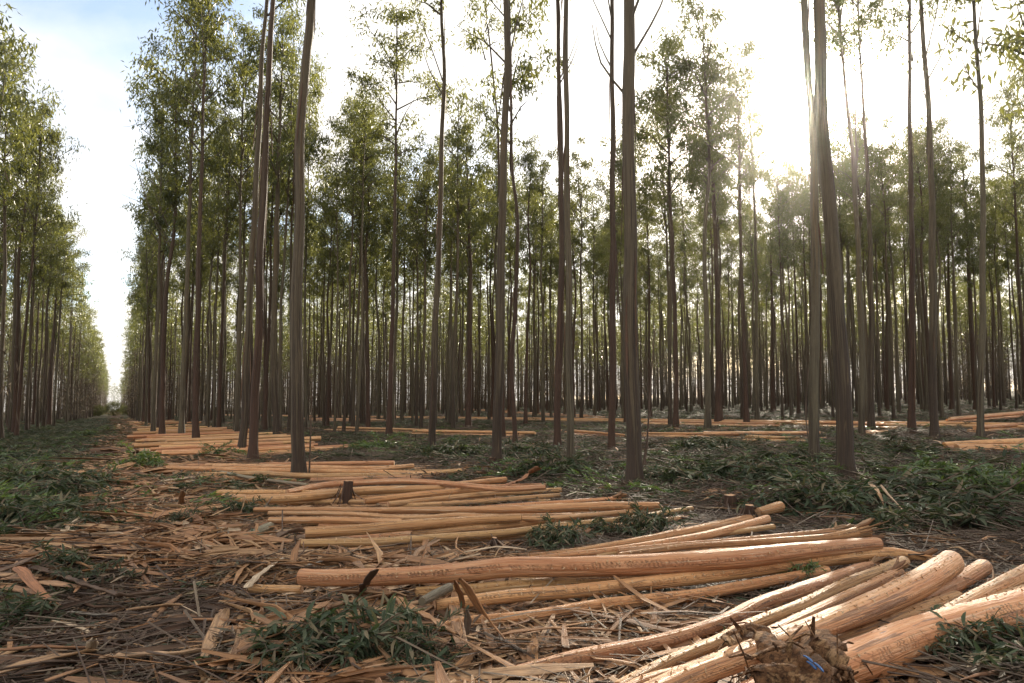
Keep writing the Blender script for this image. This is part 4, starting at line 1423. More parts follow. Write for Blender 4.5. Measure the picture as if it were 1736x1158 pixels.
BS, SP_ = 'bark strip', 'splinter'
strip_obj('bark_strip', [(-20, 978), (40, 955), (95, 930)], 13, .16, 'bark_brown', 'thin brown bark strip slanting up at the left edge', BS)
strip_obj('bark_strip', [(50, 962), (103, 978), (154, 998), (219, 1013), (285, 1000)], 15, .10, 'bark_brown', 'long dark curved bark strip across the left foreground', BS, 1.6)
strip_obj('bark_strip', [(30, 960), (50, 985), (66, 1005), (86, 1026)], 17, .08, 'bark_red', 'red brown bark strip standing aslant at the left', BS, .9, heights=[.16, .1, .06, 0])
strip_obj('bark_strip', [(98, 1041), (150, 1043), (202, 1044)], 13, .05, 'bark_grey', 'pale grey bark strip lying flat in the left foreground', BS)
strip_obj('bark_strip', [(-10, 1146), (40, 1132), (90, 1120), (165, 1104)], 38, .07, 'bark_tan', 'widest tan bark sheet at the bottom left corner', BS, .7)
strip_obj('bark_strip', [(80, 1156), (120, 1144), (160, 1130)], 22, .06, 'bark_tan', 'small tan bark sheet below the widest one', BS, .8)
strip_obj('bark_strip', [(167, 1117), (283, 1112), (360, 1104)], 19, .05, 'bark_tan', 'straight pinkish bark length across the bottom of the track', BS, 2.0)
strip_obj('bark_strip', [(5, 1104), (80, 1100), (150, 1098)], 15, .06, 'bark_tan', 'tan bark strip above the widest sheet at the left', BS, 1.4)
strip_obj('bark_strip', [(150, 1108), (154, 1095), (160, 1084)], 17, .05, 'bark_pale', 'small crumpled pale bark piece standing on the track', BS, 1.6, heights=[0, .07, .12])
strip_obj('bark_strip', [(213, 1036), (260, 1032), (309, 1026)], 12, .05, 'bark_tan', 'orange bark length in the middle of the track', BS, 1.8)
strip_obj('bark_strip', [(240, 933), (270, 928), (301, 919)], 14, .07, 'bark_tan', 'yellow bark tube at the right rim of the track', BS, 3.0)
pole_obj('pole', [(297, 961), (371, 930), (458, 892)], [6, 6.5, 7], .06, 'pole_grey', 'grey green unpeeled pole slanting up to the third pile', 'pole')
pole_obj('pole', [(186, 884), (248, 874), (297, 862)], [5, 5, 3.5], .05, 'pole_grey', 'unpeeled green grey pole lying beside the track, far end', 'pole')
pole_obj('pole', [(375, 800), (430, 811), (520, 822)], [2.5, 3, 2.5], .12, 'pole_grey', 'thin pole slanting over the fifth pile of logs', 'pole')
pole_obj('pole', [(715, 1020), (735, 1009), (762, 996)], [7, 8, 8], .16, 'pole_grey', 'short grey broken pole at the left end of the second pile', 'pole')
strip_obj('bark_strip', [(304, 862), (307, 848), (309, 833)], 9, .04, 'bark_tan', 'small curled bark hook standing left of the fourth pile', BS, 1.2, heights=[0, .12, .25])
strip_obj('splinter', [(415, 999), (445, 972), (479, 947)], 13, .07, 'bark_pale', 'long pale splinter left of the second pile', SP_, .5)
strip_obj('splinter', [(779, 981), (802, 1015), (825, 1049), (856, 1083)], 17, .05, 'bark_tan', 'flat tan plank of bark leaning on the second pile', SP_, .35, .2, heights=[.34, .22, .1, 0])
strip_obj('splinter', [(773, 985), (780, 1010), (786, 1032)], 9, .05, 'bark_tan', 'narrow splinter standing left of the leaning plank', SP_, .5, heights=[.32, .2, .1])
strip_obj('splinter', [(793, 1034), (794, 1055), (795, 1075)], 12, .03, 'bark_grey', 'pale grey splinter standing upright under the leaning plank', SP_, .5, heights=[.16, .08, 0])
strip_obj('bark_strip', [(666, 1012), (719, 1045), (776, 1078)], 20, .10, 'bark_tan', 'broad bark strip running down right from the second pile', BS, 1.0)
strip_obj('bark_strip', [(850, 1076), (938, 1066), (1020, 1069), (1109, 1075)], 13, .02, 'bark_tan', 'long flat bark strip on bare soil in front of the second pile', BS, .7)
strip_obj('bark_strip', [(404, 1100), (450, 1080), (495, 1064), (565, 1018)], 30, .10, 'bark_tan', 'wide tan bark strip rising toward the second pile', BS, 1.2)
strip_obj('bark_strip', [(560, 1003), (620, 1007), (690, 1012)], 26, .05, 'bark_tan', 'torn bark sheet peeled off below the long thick log', BS, 1.2)
strip_obj('bark_strip', [(560, 1030), (610, 1020), (660, 1008)], 20, .08, 'bark_tan', 'crooked bark sheet at the left end of the second pile', BS, 1.3)
strip_obj('bark_strip', [(470, 912), (490, 905), (516, 900)], 22, .05, 'bark_brown', 'torn brown bark at the butt of the thick log in the third pile', BS, 2.4)
strip_obj('bark_strip', [(495, 960), (502, 935), (512, 915)], 12, .04, 'bark_tan', 'ragged bark hanging off the butt ends of the third pile', BS, 1.2, heights=[0, .08, .16])
strip_obj('splinter', [(612, 1005), (622, 988), (640, 968)], 11, .05, 'bark_brown', 'dark splinter standing against the long thick log', SP_, .6, heights=[0, .14, .26])
strip_obj('splinter', [(1492, 822), (1515, 850), (1541, 879)], 9, .04, 'bark_tan', 'long tan splinter leaning by the biggest right trunk', SP_, .4, heights=[.3, .15, 0])
strip_obj('splinter', [(1473, 818), (1490, 838), (1499, 864)], 7, .04, 'bark_tan', 'short tan splinter left of the long one by the biggest trunk', SP_, .4, heights=[.2, .15, 0])
strip_obj('splinter', [(1648, 1143), (1655, 1120), (1668, 1090)], 18, .03, 'bark_tan', 'pale bark chip lying in leaves under the thickest log', SP_, .7)
strip_obj('splinter', [(1700, 1085), (1712, 1100), (1724, 1120)], 6, .05, 'bark_pale', 'thin curved pale splinter at the right edge in the leaves', SP_, .5)
strip_obj('bark_strip', [(858, 824), (884, 815), (900, 803), (915, 793)], 12, .1, 'bark_red', 'red curl of bark at the right tip of the fourth pile', BS, 1.4, heights=[.0, .02, .1, .22])
strip_obj('bark_strip', [(1600, 1140), (1680, 1132), (1740, 1128)], 16, .02, 'bark_grey', 'grey green bark length at the bottom right corner', BS, 2.0)
strip_obj('bark_strip', [(560, 948), (600, 936), (650, 928), (690, 922)], 10, .02, 'bark_brown', 'brown strip on the dark soil in front of the third pile', BS)
strip_obj('bark_strip', [(1240, 1060), (1262, 1057), (1290, 1066)], 10, .14, 'bark_red', 'small red bark flap on the leftmost log of the frontmost pile', BS)
BR = 'branch'
for pts, hw, mt, lab in [
    ([(690, 934), (821, 1074), (916, 1117)][1:], [3.5, 2], 'twig', 'dark bare stick pointing down right in front of the second pile'),
    ([(1136, 837), (1249, 826), (1363, 822)], [3, 3.5, 2.5], 'twig', 'long dark branch lying left of the biggest right trunk'),
    ([(1575, 837), (1660, 842), (1745, 844)], [3.5, 4, 3.5], 'pole_grey', 'pale grey branch lying near the right edge'),
    ([(1560, 833), (1640, 855), (1745, 888)], [2.5, 2.5, 2], 'pole_grey', 'grey branch sloping down to the right edge'),
    ([(777, 769), (860, 772), (959, 773)], [2, 2, 1.5], 'pole_grey', 'thin fallen branch between the olive and the central trunk'),
    ([(977, 790), (1060, 791), (1158, 791)], [3.5, 3.5, 3], 'pole_grey', 'fallen branch passing behind the big trunk right of centre'),
    ([(1158, 791), (1230, 790), (1330, 789)], [3, 2.5, 2], 'twig', 'fallen dark branch right of the big trunk right of centre'),
    ([(1045, 851), (1120, 870), (1240, 892)], [2.5, 2, 1.5], 'twig', 'thin dark branch resting on the third pile at its right'),
    ([(560, 1022), (700, 1042), (830, 1078)], [2, 2, 1.5], 'twig', 'thin twig crossing above the dark leaf heap in the foreground'),
    ([(370, 990), (420, 1010), (445, 1030)], [2.5, 2.5, 2], 'twig', 'short dark stick left of the yellow stub'),
    ([(500, 1010), (580, 1018), (640, 1040)], [2, 2, 1.5], 'twig', 'slim stick right of the yellow stub'),
    ([(1140, 850), (1200, 862), (1240, 858)], [2.5, 2, 2], 'twig', 'dark branch near the torn stump behind the second pile'),
    ([(0, 968), (60, 962), (130, 935)], [2.5, 2.5, 2], 'twig', 'dark branch lying over the leaves at the left edge')]:
    pole_obj('branch', pts, hw, .06, mt, lab, BR, seg=6)

# stumps and torn bark lumps
def stump(px, py, hpx, wpx, label):
    b_ = un(px, py)
    d = math.hypot(b_.x, b_.y)
    h, r = hpx / F_PX * d, wpx / 2 / F_PX * d
    root = empty('tree_stump', tuple(b_))
    tag(root, label, 'stump')
    m_ = MB()
    n_ = 8
    P = np.stack([np.linspace(0, h * .1, n_), np.zeros(n_), np.linspace(-.05, h, n_)], -1)
    tube(m_, P, r * (1 + .5 * np.exp(-np.linspace(0, 6, n_))), 12, True, .16, rng, ns=8)
    obj('bole', m_.mesh('bole', [M['trunk_rough']]), root)
    m_ = MB()
    for q in range(14):
        a = rng.uniform(0, 6.28)
        d_ = np.array([math.cos(a), math.sin(a), 0])
        p0 = d_ * r * 1.05 + np.array([0, 0, rng.uniform(.4, 1.0) * h])
        strip(m_, [p0, p0 + d_ * .05 + np.array([0, 0, -.4 * h]), p0 * np.array([1, 1, 0]) + d_ * rng.uniform(.1, .3)], rng.uniform(.02, .05), 1, .004, rng, nseg=2, roll0=a)
    obj('loose_bark', m_.mesh('loose_bark', [M['bark_brown']]), root)
    m_ = MB()
    a = np.linspace(0, 2 * math.pi, 12, endpoint=False)
    V = [[h * .1, 0, h + .004]] + [[h * .1 + r * .95 * math.cos(x), r * .95 * math.sin(x), h + .003 + .01 * rng.random()] for x in a]
    ii = np.arange(12)
    m_.add(np.array(V), np.stack([np.zeros(12, int), 1 + ii, 1 + (ii + 1) % 12], -1))
    obj('cut_top', m_.mesh('cut_top', [M['cut']]), root)


stump(586, 858, 40, 15, 'dark stump with loose bark in the middle of the fourth pile')
stump(836, 936, 22, 11, 'small grey stump on the bare soil in front of the third pile')
stump(1236, 868, 26, 20, 'brown rotten stump behind the right end of the second pile')
stump(833, 797, 20, 12, 'small stump at the foot of the near central trunk')
stump(1268, 890, 30, 14, 'bark sleeved stump leaning by the right end of the second pile')


def bark_lump(px, py, size_px, label, lift=.05, nn_=16, mats=('bark_brown',), blue=False, ang=-.6):
    b_ = un(px, py, lift)
    d = math.hypot(b_.x, b_.y)
    s = size_px / F_PX * d
    m_ = MB()
    for q in range(nn_):
        big = q < max(3, nn_ // 4)
        a = ang + rng.normal(0, .22 if big else .5)
        dv = np.array([math.cos(a), math.sin(a), rng.normal(-.05, .08)])
        sd_ = np.array([-math.sin(a), math.cos(a), 0])
        c = sd_ * rng.uniform(-.32, .32) * s + dv * rng.uniform(-.3, .3) * s + np.array([0, 0, rng.uniform(0, .13) * s])
        L_ = s * (rng.uniform(.7, 1.1) if big else rng.uniform(.15, .6))
        m3 = c + np.array([0, 0, s * rng.uniform(.02, .09)]) + sd_ * rng.normal(0, .03) * s
        P = smooth_path([c - dv * L_ * .5, m3, c + dv * L_ * .5], s * .035)
        P = P + rng.normal(0, s * .004, P.shape)
        strip(m_, P, s * (rng.uniform(.24, .36) if big else rng.uniform(.05, .19)), rng.uniform(.8, 2.3), .006, rng, nseg=7, twist=rng.uniform(-.5, .5), roll0=rng.uniform(-.4, .4) + math.pi,
              ragged=.30, mi=int(rng.integers(len(mats))), tp=.2)
    root = empty('torn_bark', tuple(b_))
    tag(root, label, 'bark')
    obj('bark_sheets', m_.mesh('bark_sheets', [M[x] for x in mats]), root)
    if blue:
        m_ = MB()
        for q in range(4):
            c = np.array([rng.uniform(.0, .5) * s, -.28 * s + rng.uniform(-.05, .05) * s, .16 * s + rng.uniform(0, .1) * s])
            strip(m_, [c, c + np.array([s * .14, -s * .08, -s * .03]), c + np.array([s * .3, -s * .16, -s * .1])], s * .022, .4, .003, rng, nseg=2)
        obj('blue_paint_mark', m_.mesh('blue_paint_mark', [M['blue']]), root)


def torn_sheets(label, sheets, blue=None):
    c0 = np.array(un(*sheets[0][0][1][:2], sheets[0][2] - .1))
    root = empty('torn_bark', tuple(c0))
    tag(root, label, 'bark')
    for pts, w, lift, mt, curl, roll in sheets:
        P3 = [np.array(un(x, y, lift + h_)) for x, y, h_ in [(p + (0,))[:3] for p in pts]]
        dd = np.mean([math.hypot(p[0], p[1]) for p in P3])
        path = smooth_path(P3, .018) - c0
        for k_ in range(3):
            path[:, k_] += .010 * np.array([mnoise.noise(Vector((float(q) * .12, k_ * 9.1, w))) for q in range(len(path))])
        m_ = MB()
        strip(m_, path, w / F_PX * dd, curl, .009, rng, nseg=9, twist=rng.uniform(-.3, .3), roll0=math.pi + roll, ragged=.16, tp=.12)
        V = m_.v[0]
        for q in range(len(V)):
            V[q] += .005 * mnoise.noise(Vector(V[q] * 18)) + .006 * mnoise.noise(Vector(V[q] * 75))
        obj('bark_sheet', m_.mesh('bark_sheet', [M[mt]]), root)
        m_ = MB()
        for q in range(6):          # torn tatters along the sheet
            k_ = int(rng.integers(1, len(path) - 1))
            e_ = 0 if q % 3 == 0 else (-1 if q % 3 == 1 else k_)
            dv = (path[0] - path[3]) if e_ == 0 else ((path[-1] - path[-4]) if e_ == -1 else rvec(rng, .04))
            dv = dv / (np.linalg.norm(dv) + 1e-6) + rvec(rng, .35)
            p0 = path[e_] + rvec(rng, w / F_PX * dd * .22)
            L_ = rng.uniform(.04, .12)
            strip(m_, [p0 - dv * L_ * .4, p0 + np.array([0, 0, .012]), p0 + dv * L_], rng.uniform(.008, .03), .8, .004, rng, nseg=2, roll0=math.pi + roll, tp=.2)
        tag(obj('bark_tatters', m_.mesh('bark_tatters', [M[mt]]), root), kind='stuff')
    if blue:
        for a, b_, lf_ in blue:
            p0, p1 = np.array(un(*a, lf_)) - c0, np.array(un(*b_, lf_)) - c0
            m_ = MB()
            strip(m_, smooth_path([p0, (p0 + p1) / 2 + np.array([0, 0, .004]), p1], .01), .009, .4, .003, rng, nseg=2)
            obj('blue_paint_mark', m_.mesh('blue_paint_mark', [M['blue']]), root)


torn_sheets('torn brown bark lying across the frontmost pile with a blue paint streak', [
    ([(1246, 1070), (1296, 1092), (1345, 1116), (1400, 1160)], 62, .27, 'bark_rough', 1.3, -.6),
    ([(1236, 1092), (1266, 1074), (1306, 1080)], 34, .27, 'bark_rough', 1.2, -.7),
    ([(1262, 1114), (1300, 1098), (1338, 1086)], 9, .36, 'bark_rough', 1.0, .2),
    ([(1278, 1146), (1322, 1140), (1372, 1152)], 40, .24, 'bark_rough', 1.0, -.7),
    ([(1330, 1090), (1366, 1118), (1408, 1150)], 34, .29, 'bark_rough', .9, -.8)],
    [((1362, 1112), (1378, 1124), .37), ((1380, 1124), (1396, 1140), .365), ((1368, 1122), (1384, 1136), .36)])
torn_sheets('dark ragged bark lump on the thickest log at the bottom', [
    ([(1362, 1070, -.02), (1390, 1086, .04), (1418, 1112, .02), (1438, 1142, -.06)], 60, .28, 'bark_rough', 1.6, -.6),
    ([(1372, 1088), (1402, 1104), (1428, 1130)], 30, .32, 'bark_rough', 1.0, -.9),
    ([(1400, 1130), (1418, 1138), (1440, 1150)], 16, .28, 'bark_rough', 1.2, .5)])
bark_lump(560, 925, 80, 'brown shredded bark under the butt ends of the third pile', .02, 26, ('bark_tan', 'bark_brown'))
for px_, py_, sz_, an_, lb_ in [
    (455, 1055, 130, .5, 'heap of tan torn bark left of the second pile, nearer the track'),
    (545, 1055, 120, .2, 'heap of torn tan bark between the wide strip and the second pile'),
    (385, 945, 100, .6, 'torn orange bark at the foot of the grey green pole'),
    (330, 890, 80, .4, 'small torn bark heap by the far end of the short pole'),
    (262, 835, 90, .7, 'loose orange bark at the left end of the fifth pile'),
    (235, 815, 70, .2, 'orange bark pieces in the track before the fifth pile'),
    (375, 880, 60, .5, 'orange bark bits at the left end of the fourth pile'),
    (215, 775, 70, .3, 'orange bark pieces beside the track at the sixth pile'),
    (60, 1135, 130, .3, 'layered tan bark in the bottom left corner'),
    (30, 985, 90, .2, 'brown bark heap under the slanting strip at the left edge'),
    (700, 1055, 110, -.6, 'tan bark tangle under the leaning plank'),
    (1240, 845, 80, .3, 'brown bark debris behind the second pile'),
    (1480, 850, 70, -.5, 'orange bark debris at the foot of the biggest right trunk')]:
    bark_lump(px_, py_, sz_, lb_, .01, 20, ('bark_tan', 'bark_tan', 'bark_torn'), False, an_)
bark_lump(620, 1018, 90, 'crumpled tan bark below the left end of the longest log', .04, 30, ('bark_tan',))
o = strip_obj('blue_marked_stake', [(520, 960), (548, 950), (574, 943)], 10, .06, 'bark_grey', 'grey split stake with a blue paint mark left of the second pile', 'stake', .6)
bm2 = MB()
pp = np.array([un(544, 951, .075), un(552, 948, .075), un(559, 946, .075)]) - np.array(o.location)
strip(bm2, pp, .035, .5, .004, rng, nseg=2)
obj('blue_paint_mark', bm2.mesh('blue_paint_mark', [M['blue']]), o)

# saplings beside trunks
for pts, w_, lab in [([(524, 812), (527, 720), (530, 636)], 3.5, 'thin dark sapling right of the thick dark left trunk'),
                     ([(1090, 806), (1096, 760), (1103, 654), (1110, 560)], 4, 'thin bare sapling right of the big trunk right of centre'),
                     ([(1084, 815), (1098, 735), (1099, 640)], 3, 'bent bare sapling against the big trunk right of centre'),
                     ([(1374, 770), (1366, 700), (1372, 618), (1377, 616)], 2.5, 'crooked dead sapling left of the near trunk under the sun')]:
    b_ = un(*pts[0])
    P3 = [np.array(b_)] + [np.array(uplane(x, y, b_.y)) for x, y in pts[1:]]
    path = smooth_path(P3, .15) - np.array(b_)
    m_ = MB()
    r_b = w_ / 2 / F_PX * b_.y
    path[0, 2] -= .05
    tube(m_, path, np.linspace(r_b, r_b * .4, len(path)), 6, True, .05, rng)
    for q in range(5):
        i_ = int(rng.integers(len(path) // 3, len(path) - 1))
        a = rng.uniform(0, 6.28)
        e = path[i_] + np.array([math.cos(a) * .15, math.sin(a) * .15, .25])
        tube(m_, [path[i_], (path[i_] + e) / 2, e], [.006, .005, .003], 4, False)
    root = empty('sapling', tuple(b_))
    tag(root, lab, 'sapling')
    obj('stem', m_.mesh('stem', [M['twig']]), root)

# ------------------------------------------------------------------ leaf heaps (cut branches with leaves)
def leafy(seed, n_tw, per, R, hgt, fine, leafm, L=(.08, .15), Wd=.02, up=.25):
    rng_ = np.random.default_rng(seed)
    m_ = MB()
    for q in range(n_tw):
        a = rng_.uniform(0, 6.28)
        st = np.array([rng_.normal(0, R * .35), rng_.normal(0, R * .35), rng_.uniform(.01, hgt * .7)])
        d = np.array([math.cos(a), math.sin(a), rng_.normal(.05, up)])
        Lb = R * rng_.uniform(.6, 1.3)
        mid_ = st + d * Lb * .5 + rvec(rng_, .04 * R)
        e = st + d * Lb
        e[2] = max(.015, e[2] - .15 * R)
        mid_[2] = max(.015, mid_[2])
        P = smooth_path([st, mid_, e], R * .12)
        tube(m_, P, np.linspace(.007, .002, len(P)) * (1 if R < .6 else 1.3), 4, False)
        idx_ = rng_.integers(0, len(P), per)
        C = P[idx_] + rng_.normal(0, .012, (per, 3))
        sd = rng_.choice([-1, 1], per)
        perp = np.array([-d[1], d[0], 0])
        D = unit(perp[None] * sd[:, None] * rng_.uniform(.4, 1.0, per)[:, None] + d[None] * rng_.uniform(.1, 1.0, per)[:, None] + rng_.normal(0, .32, (per, 3)) + np.array([0, 0, -.12]))
        (leaves_fine if fine else leaves_simple)(m_, C, D, rng_.uniform(*L, per), Wd * rng_.uniform(.7, 1.25, per), rng_, 1)
    V = np.concatenate(m_.v)
    return m_.mesh('leafy_branches', [M['twig'], M[leafm]], False)


HEAPS = []
HEAPV = [leafy(30 + i, 24, 36, .42, .34, True, 'leaf_ground', (.09, .16), .026) for i in range(4)]
for (px, py, wpx, lab, fr) in [
    (600, 1125, 200, 'large dark green heap of leafy cuttings in the front centre', 0),
    (500, 1150, 150, 'leafy cuttings left of the large front heap', 0),
    (700, 1140, 120, 'leafy cuttings at the right rim of the large front heap', 0),
    (1192, 770, 120, 'dark green leaf heap behind the piles, right of the big trunk', 0),
    (940, 812, 110, 'dark leaf heap behind the right end of the fourth pile', 0),
    (408, 882, 60, 'dark leaves heaped at the left butt ends of the third pile', 0),
    (430, 852, 50, 'sprig of leaves on the left part of the fourth pile', 0),
    (720, 775, 70, 'dark twig and leaf heap at the foot of the olive trunk', 0),
    (1490, 905, 90, 'leafy sprig right of the torn butt of the second pile', 0),
    (1610, 820, 110, 'fresh green regrowth between the right trunks', 1),
    (1680, 850, 110, 'green leafy branches near the right edge', 1),
    (1400, 870, 150, 'leafy cuttings in front of the biggest right trunk', 0),
    (1215, 1075, 45, 'small dark sprig on the logs of the frontmost pile', 0),
    (1362, 985, 55, 'leafy sprig on the second pile by the thin tip', 1),
    (1375, 1000, 25, 'single grey green leaves standing on the leftmost front log', 0),
    (1100, 905, 90, 'leaves between the second and third piles at the right', 0),
    (950, 925, 90, 'leaves between the second and third piles in the middle', 0),
    (60, 830, 150, 'green leafy cuttings left of the track, nearer ones', 0),
    (110, 850, 110, 'dark leafy branches rising left of the track', 0),
    (150, 740, 110, 'grey green leafy cuttings left of the track, farther ones', 1),
    (235, 798, 60, 'green tuft in the track before the fifth pile', 1),
    (370, 778, 50, 'small fresh tuft left of the tall leaning pair', 1),
    (300, 905, 60, 'dark sprig on the right rim of the track', 0),
    (20, 1080, 110, 'grey green leaves at the left edge of the foreground', 0),
    (150, 1010, 90, 'grey green leaf sprig beside the dark curved bark strip', 0),
    (35, 900, 120, 'leafy cuttings at the left edge, level with the third pile', 0),
    (120, 905, 90, 'leafy cuttings just left of the track, level with the third pile', 0),
    (30, 785, 150, 'leafy cuttings at the left edge, level with the fifth pile', 0),
    (430, 1120, 90, 'small leafy sprig at the bottom, left of the front heap', 0),
    (1290, 830, 160, 'wide leafy slash behind the right end of the second pile', 0),
    (1560, 860, 170, 'wide leafy slash right of the leaning splinters', 0),
    (1650, 905, 150, 'leafy cuttings beyond the frontmost pile at the right', 0),
    (1160, 825, 110, 'leafy slash just right of the big trunk right of centre', 0),
    (780, 780, 90, 'leafy slash left of the near central trunk', 0),
    (900, 780, 90, 'leafy slash right of the near central trunk', 0),
    (1010, 905, 60, 'small sprig behind the long thick log', 0),
    (90, 985, 90, 'grey leaves below the dark curved bark strip', 0),
    (1620, 1120, 130, 'dark leaves under the thickest log at the bottom right', 0),
    (1700, 1130, 130, 'leafy cuttings in the bottom right corner', 0),
    (640, 765, 60, 'green tuft left of the olive smooth trunk', 1),
    (1340, 800, 90, 'leafy slash left of the near trunk under the sun', 0),
    (1530, 775, 100, 'leafy slash behind the biggest right trunk', 0)]:
    b_ = un(px, py, 0)
    d = math.hypot(b_.x, b_.y)
    s = wpx / F_PX * d / .78
    me = HEAPV[int(rng.integers(4))]
    if fr:
        me = me.copy()
        me.materials[1] = M['leaf_fresh']
    o = bpy.data.objects.new('leafy_branch_heap', me)
    o.location = (b_.x, b_.y, gz(b_.x, b_.y) + .04)
    s = min(s, 1.6)
    o.scale = (s, s, min(s, 1.1) * 1.25)
    o.rotation_euler = (0, 0, rng.uniform(0, 6.28))
    link(o)
    tag(o, lab, 'leaf heap', 'heaps of leafy cuttings')
    HEAPS.append((b_.x, b_.y, s * .45))
# bushes at the far end of the alley
for q, (px, w_, h_, lab) in enumerate([(203, 4.0, 3.2, 'dark rounded bush at the far end of the alley'), (186, 3.5, 2.4, 'lower bush left of the dark one at the alley end'),
                                       (218, 3.0, 2.2, 'small bush right of the dark one at the alley end')]):
    b_ = un(px, 705)
    X, Y = xy(175 + q * 12, [-.4, -3.6, 2.0][q])
    m_ = MB()
    rg = np.random.default_rng(70 + q)
    n_ = 3500
    dd = unit(rg.normal(0, 1, (n_, 3)))
    rad = rg.uniform(.3, 1, n_) ** .5 * (1 + .25 * np.sin(dd[:, 0] * 7 + 2) * np.sin(dd[:, 1] * 6))
    C = dd * rad[:, None] * np.array([w_ / 2, w_ / 2, h_ / 2]) + np.array([0, 0, h_ / 2])
    leaves_simple(m_, C, unit(rg.normal(0, 1, (n_, 3))), rg.uniform(.2, .34, n_), np.full(n_, .07), rg)
    root = empty('bush', (X, Y, gz(X, Y)))
    tag(root, lab, 'bush')
    obj('foliage', m_.mesh('foliage', [M['leaf']], False), root)
    m_ = MB()
    for z in range(4):
        tube(m_, [(0, 0, -.1), (rg.normal(0, .3), rg.normal(0, .3), h_ * .4), (rg.normal(0, .7), rg.normal(0, .7), h_ * .8)], [.05, .03, .015], 5, False)
    obj('stems', m_.mesh('stems', [M['limb']]), root)

# ------------------------------------------------------------------ litter
def bark_patch(seed, n_, L, w, mat, R, z, align=None, nseg=2):
    rg = np.random.default_rng(seed)
    m_ = MB()
    for q in range(n_):
        a = rg.uniform(0, 6.28) if align is None else rg.normal(0, align)
        d = np.array([math.cos(a), math.sin(a), rg.normal(0, .12)])
        c = np.array([rg.normal(0, R * .5), rg.normal(0, R * .5), rg.uniform(.004, z)])
        Lq = rg.uniform(*L)
        P = smooth_path([c - d * Lq / 2, c + np.array([rg.normal(0, .04), rg.normal(0, .04), rg.uniform(0, .06)]), c + d * Lq / 2 + rvec(rg, .035)], Lq / 4)
        P[:, 2] = np.maximum(P[:, 2], .003)
        strip(m_, P, rg.uniform(*w), rg.uniform(.3, 4.5), .003, rg, nseg=nseg + 1, twist=rg.uniform(-2.2, 2.2), roll0=rg.uniform(-1.2, 1.2) + (math.pi if rg.random() < .5 else 0), ragged=.35)
    return m_.mesh('bark_pieces', [M[mat]])


def twig_patch(seed, n_, L, r, R, z):
    rg = np.random.default_rng(seed)
    m_ = MB()
    for q in range(n_):
        a = rg.uniform(0, 6.28)
        d = np.array([math.cos(a), math.sin(a), rg.normal(0, .14)])
        c = np.array([rg.normal(0, R * .5), rg.normal(0, R * .5), rg.uniform(.004, z)])
        Lq = rg.uniform(*L)
        P = np.array([c - d * Lq / 2, c + rvec(rg, .02), c + d * Lq / 2 + rvec(rg, .03)])
        P[:, 2] = np.maximum(P[:, 2], .003)
        tube(m_, P, rg.uniform(*r) * np.array([1, .8, .5]), 4, False)
    return m_.mesh('twigs', [M['twig']])


def flat_leaves(seed, n_, R, mat, fine, z=.03, L=(.07, .14), Wd=.02):
    rg = np.random.default_rng(seed)
    m_ = MB()
    C = np.stack([rg.uniform(-R, R, n_), rg.uniform(-R, R, n_), rg.uniform(.004, z, n_)], -1)
    a = rg.uniform(0, 6.28, n_)
    D = unit(np.stack([np.cos(a), np.sin(a), rg.normal(.05, .25, n_)], -1))
    (leaves_fine if fine else leaves_simple)(m_, C, D, rg.uniform(*L, n_), Wd * rg.uniform(.6, 1.3, n_), rg)
    return m_.mesh('leaf_litter', [M[mat]], False)


LS_N = [leafy(200 + i, 6, 26, .38, .12, True, 'leaf_ground', (.08, .15), .023, .12) for i in range(4)]
LS_F = [leafy(210 + i, 10, 36, .55, .2, False, 'leaf_ground', (.09, .16), .026, .2) for i in range(4)] + \
       [leafy(225 + i, 10, 30, .55, .2, False, 'leaf_dead', (.08, .15), .022, .15) for i in range(3)] + \
       [leafy(220 + i, 8, 24, .55, .24, False, 'leaf_fresh', (.09, .16), .026, .25) for i in range(1)]
BK_TAN = [bark_patch(300 + i, 16, (.12, .6), (.012, .045), 'bark_tan', .5, .10) for i in range(4)]
BK_BRN = [bark_patch(310 + i, 18, (.12, .7), (.012, .05), 'bark_brown', .5, .06, .35) for i in range(4)]
BK_BIG = [bark_patch(370 + i, 8, (.35, 1.05), (.025, .085), 'bark_tan', .5, .18, None, 4) for i in range(3)]
SHRED = [bark_patch(320 + i, 40, (.05, .25), (.004, .014), 'bark_tan', .4, .08, None, 1) for i in range(2)]
SHREDB = [bark_patch(325 + i, 40, (.05, .25), (.004, .016), 'bark_brown', .4, .05, None, 1) for i in range(2)]
TW = [twig_patch(330 + i, 16, (.2, 1.1), (.002, .008), .6, .16) for i in range(3)]
DEAD = [flat_leaves(340 + i, 70, .4, 'leaf_dead', True) for i in range(3)]
GRN = [flat_leaves(350 + i, 50, .4, 'leaf_ground', True) for i in range(2)]

seg = np.array(ALL_LOG_SEGS)



def log_dist(X, Y):
    a, b_ = seg[:, :2], seg[:, 2:]
    ab = b_ - a
    t_ = np.clip(((X - a[:, 0]) * ab[:, 0] + (Y - a[:, 1]) * ab[:, 1]) / ((ab ** 2).sum(1) + 1e-9), 0, 1)
    return float(np.sqrt(((a + ab * t_[:, None] - np.array([X, Y])) ** 2).sum(1)).min())


rng = np.random.default_rng(77)


def sm(x, a, b_):
    return min(1.0, max(0.0, (x - a) / (b_ - a)))


lay = {'slash': [], 'bark': [], 'twigs': [], 'dead': []}
tries = 0
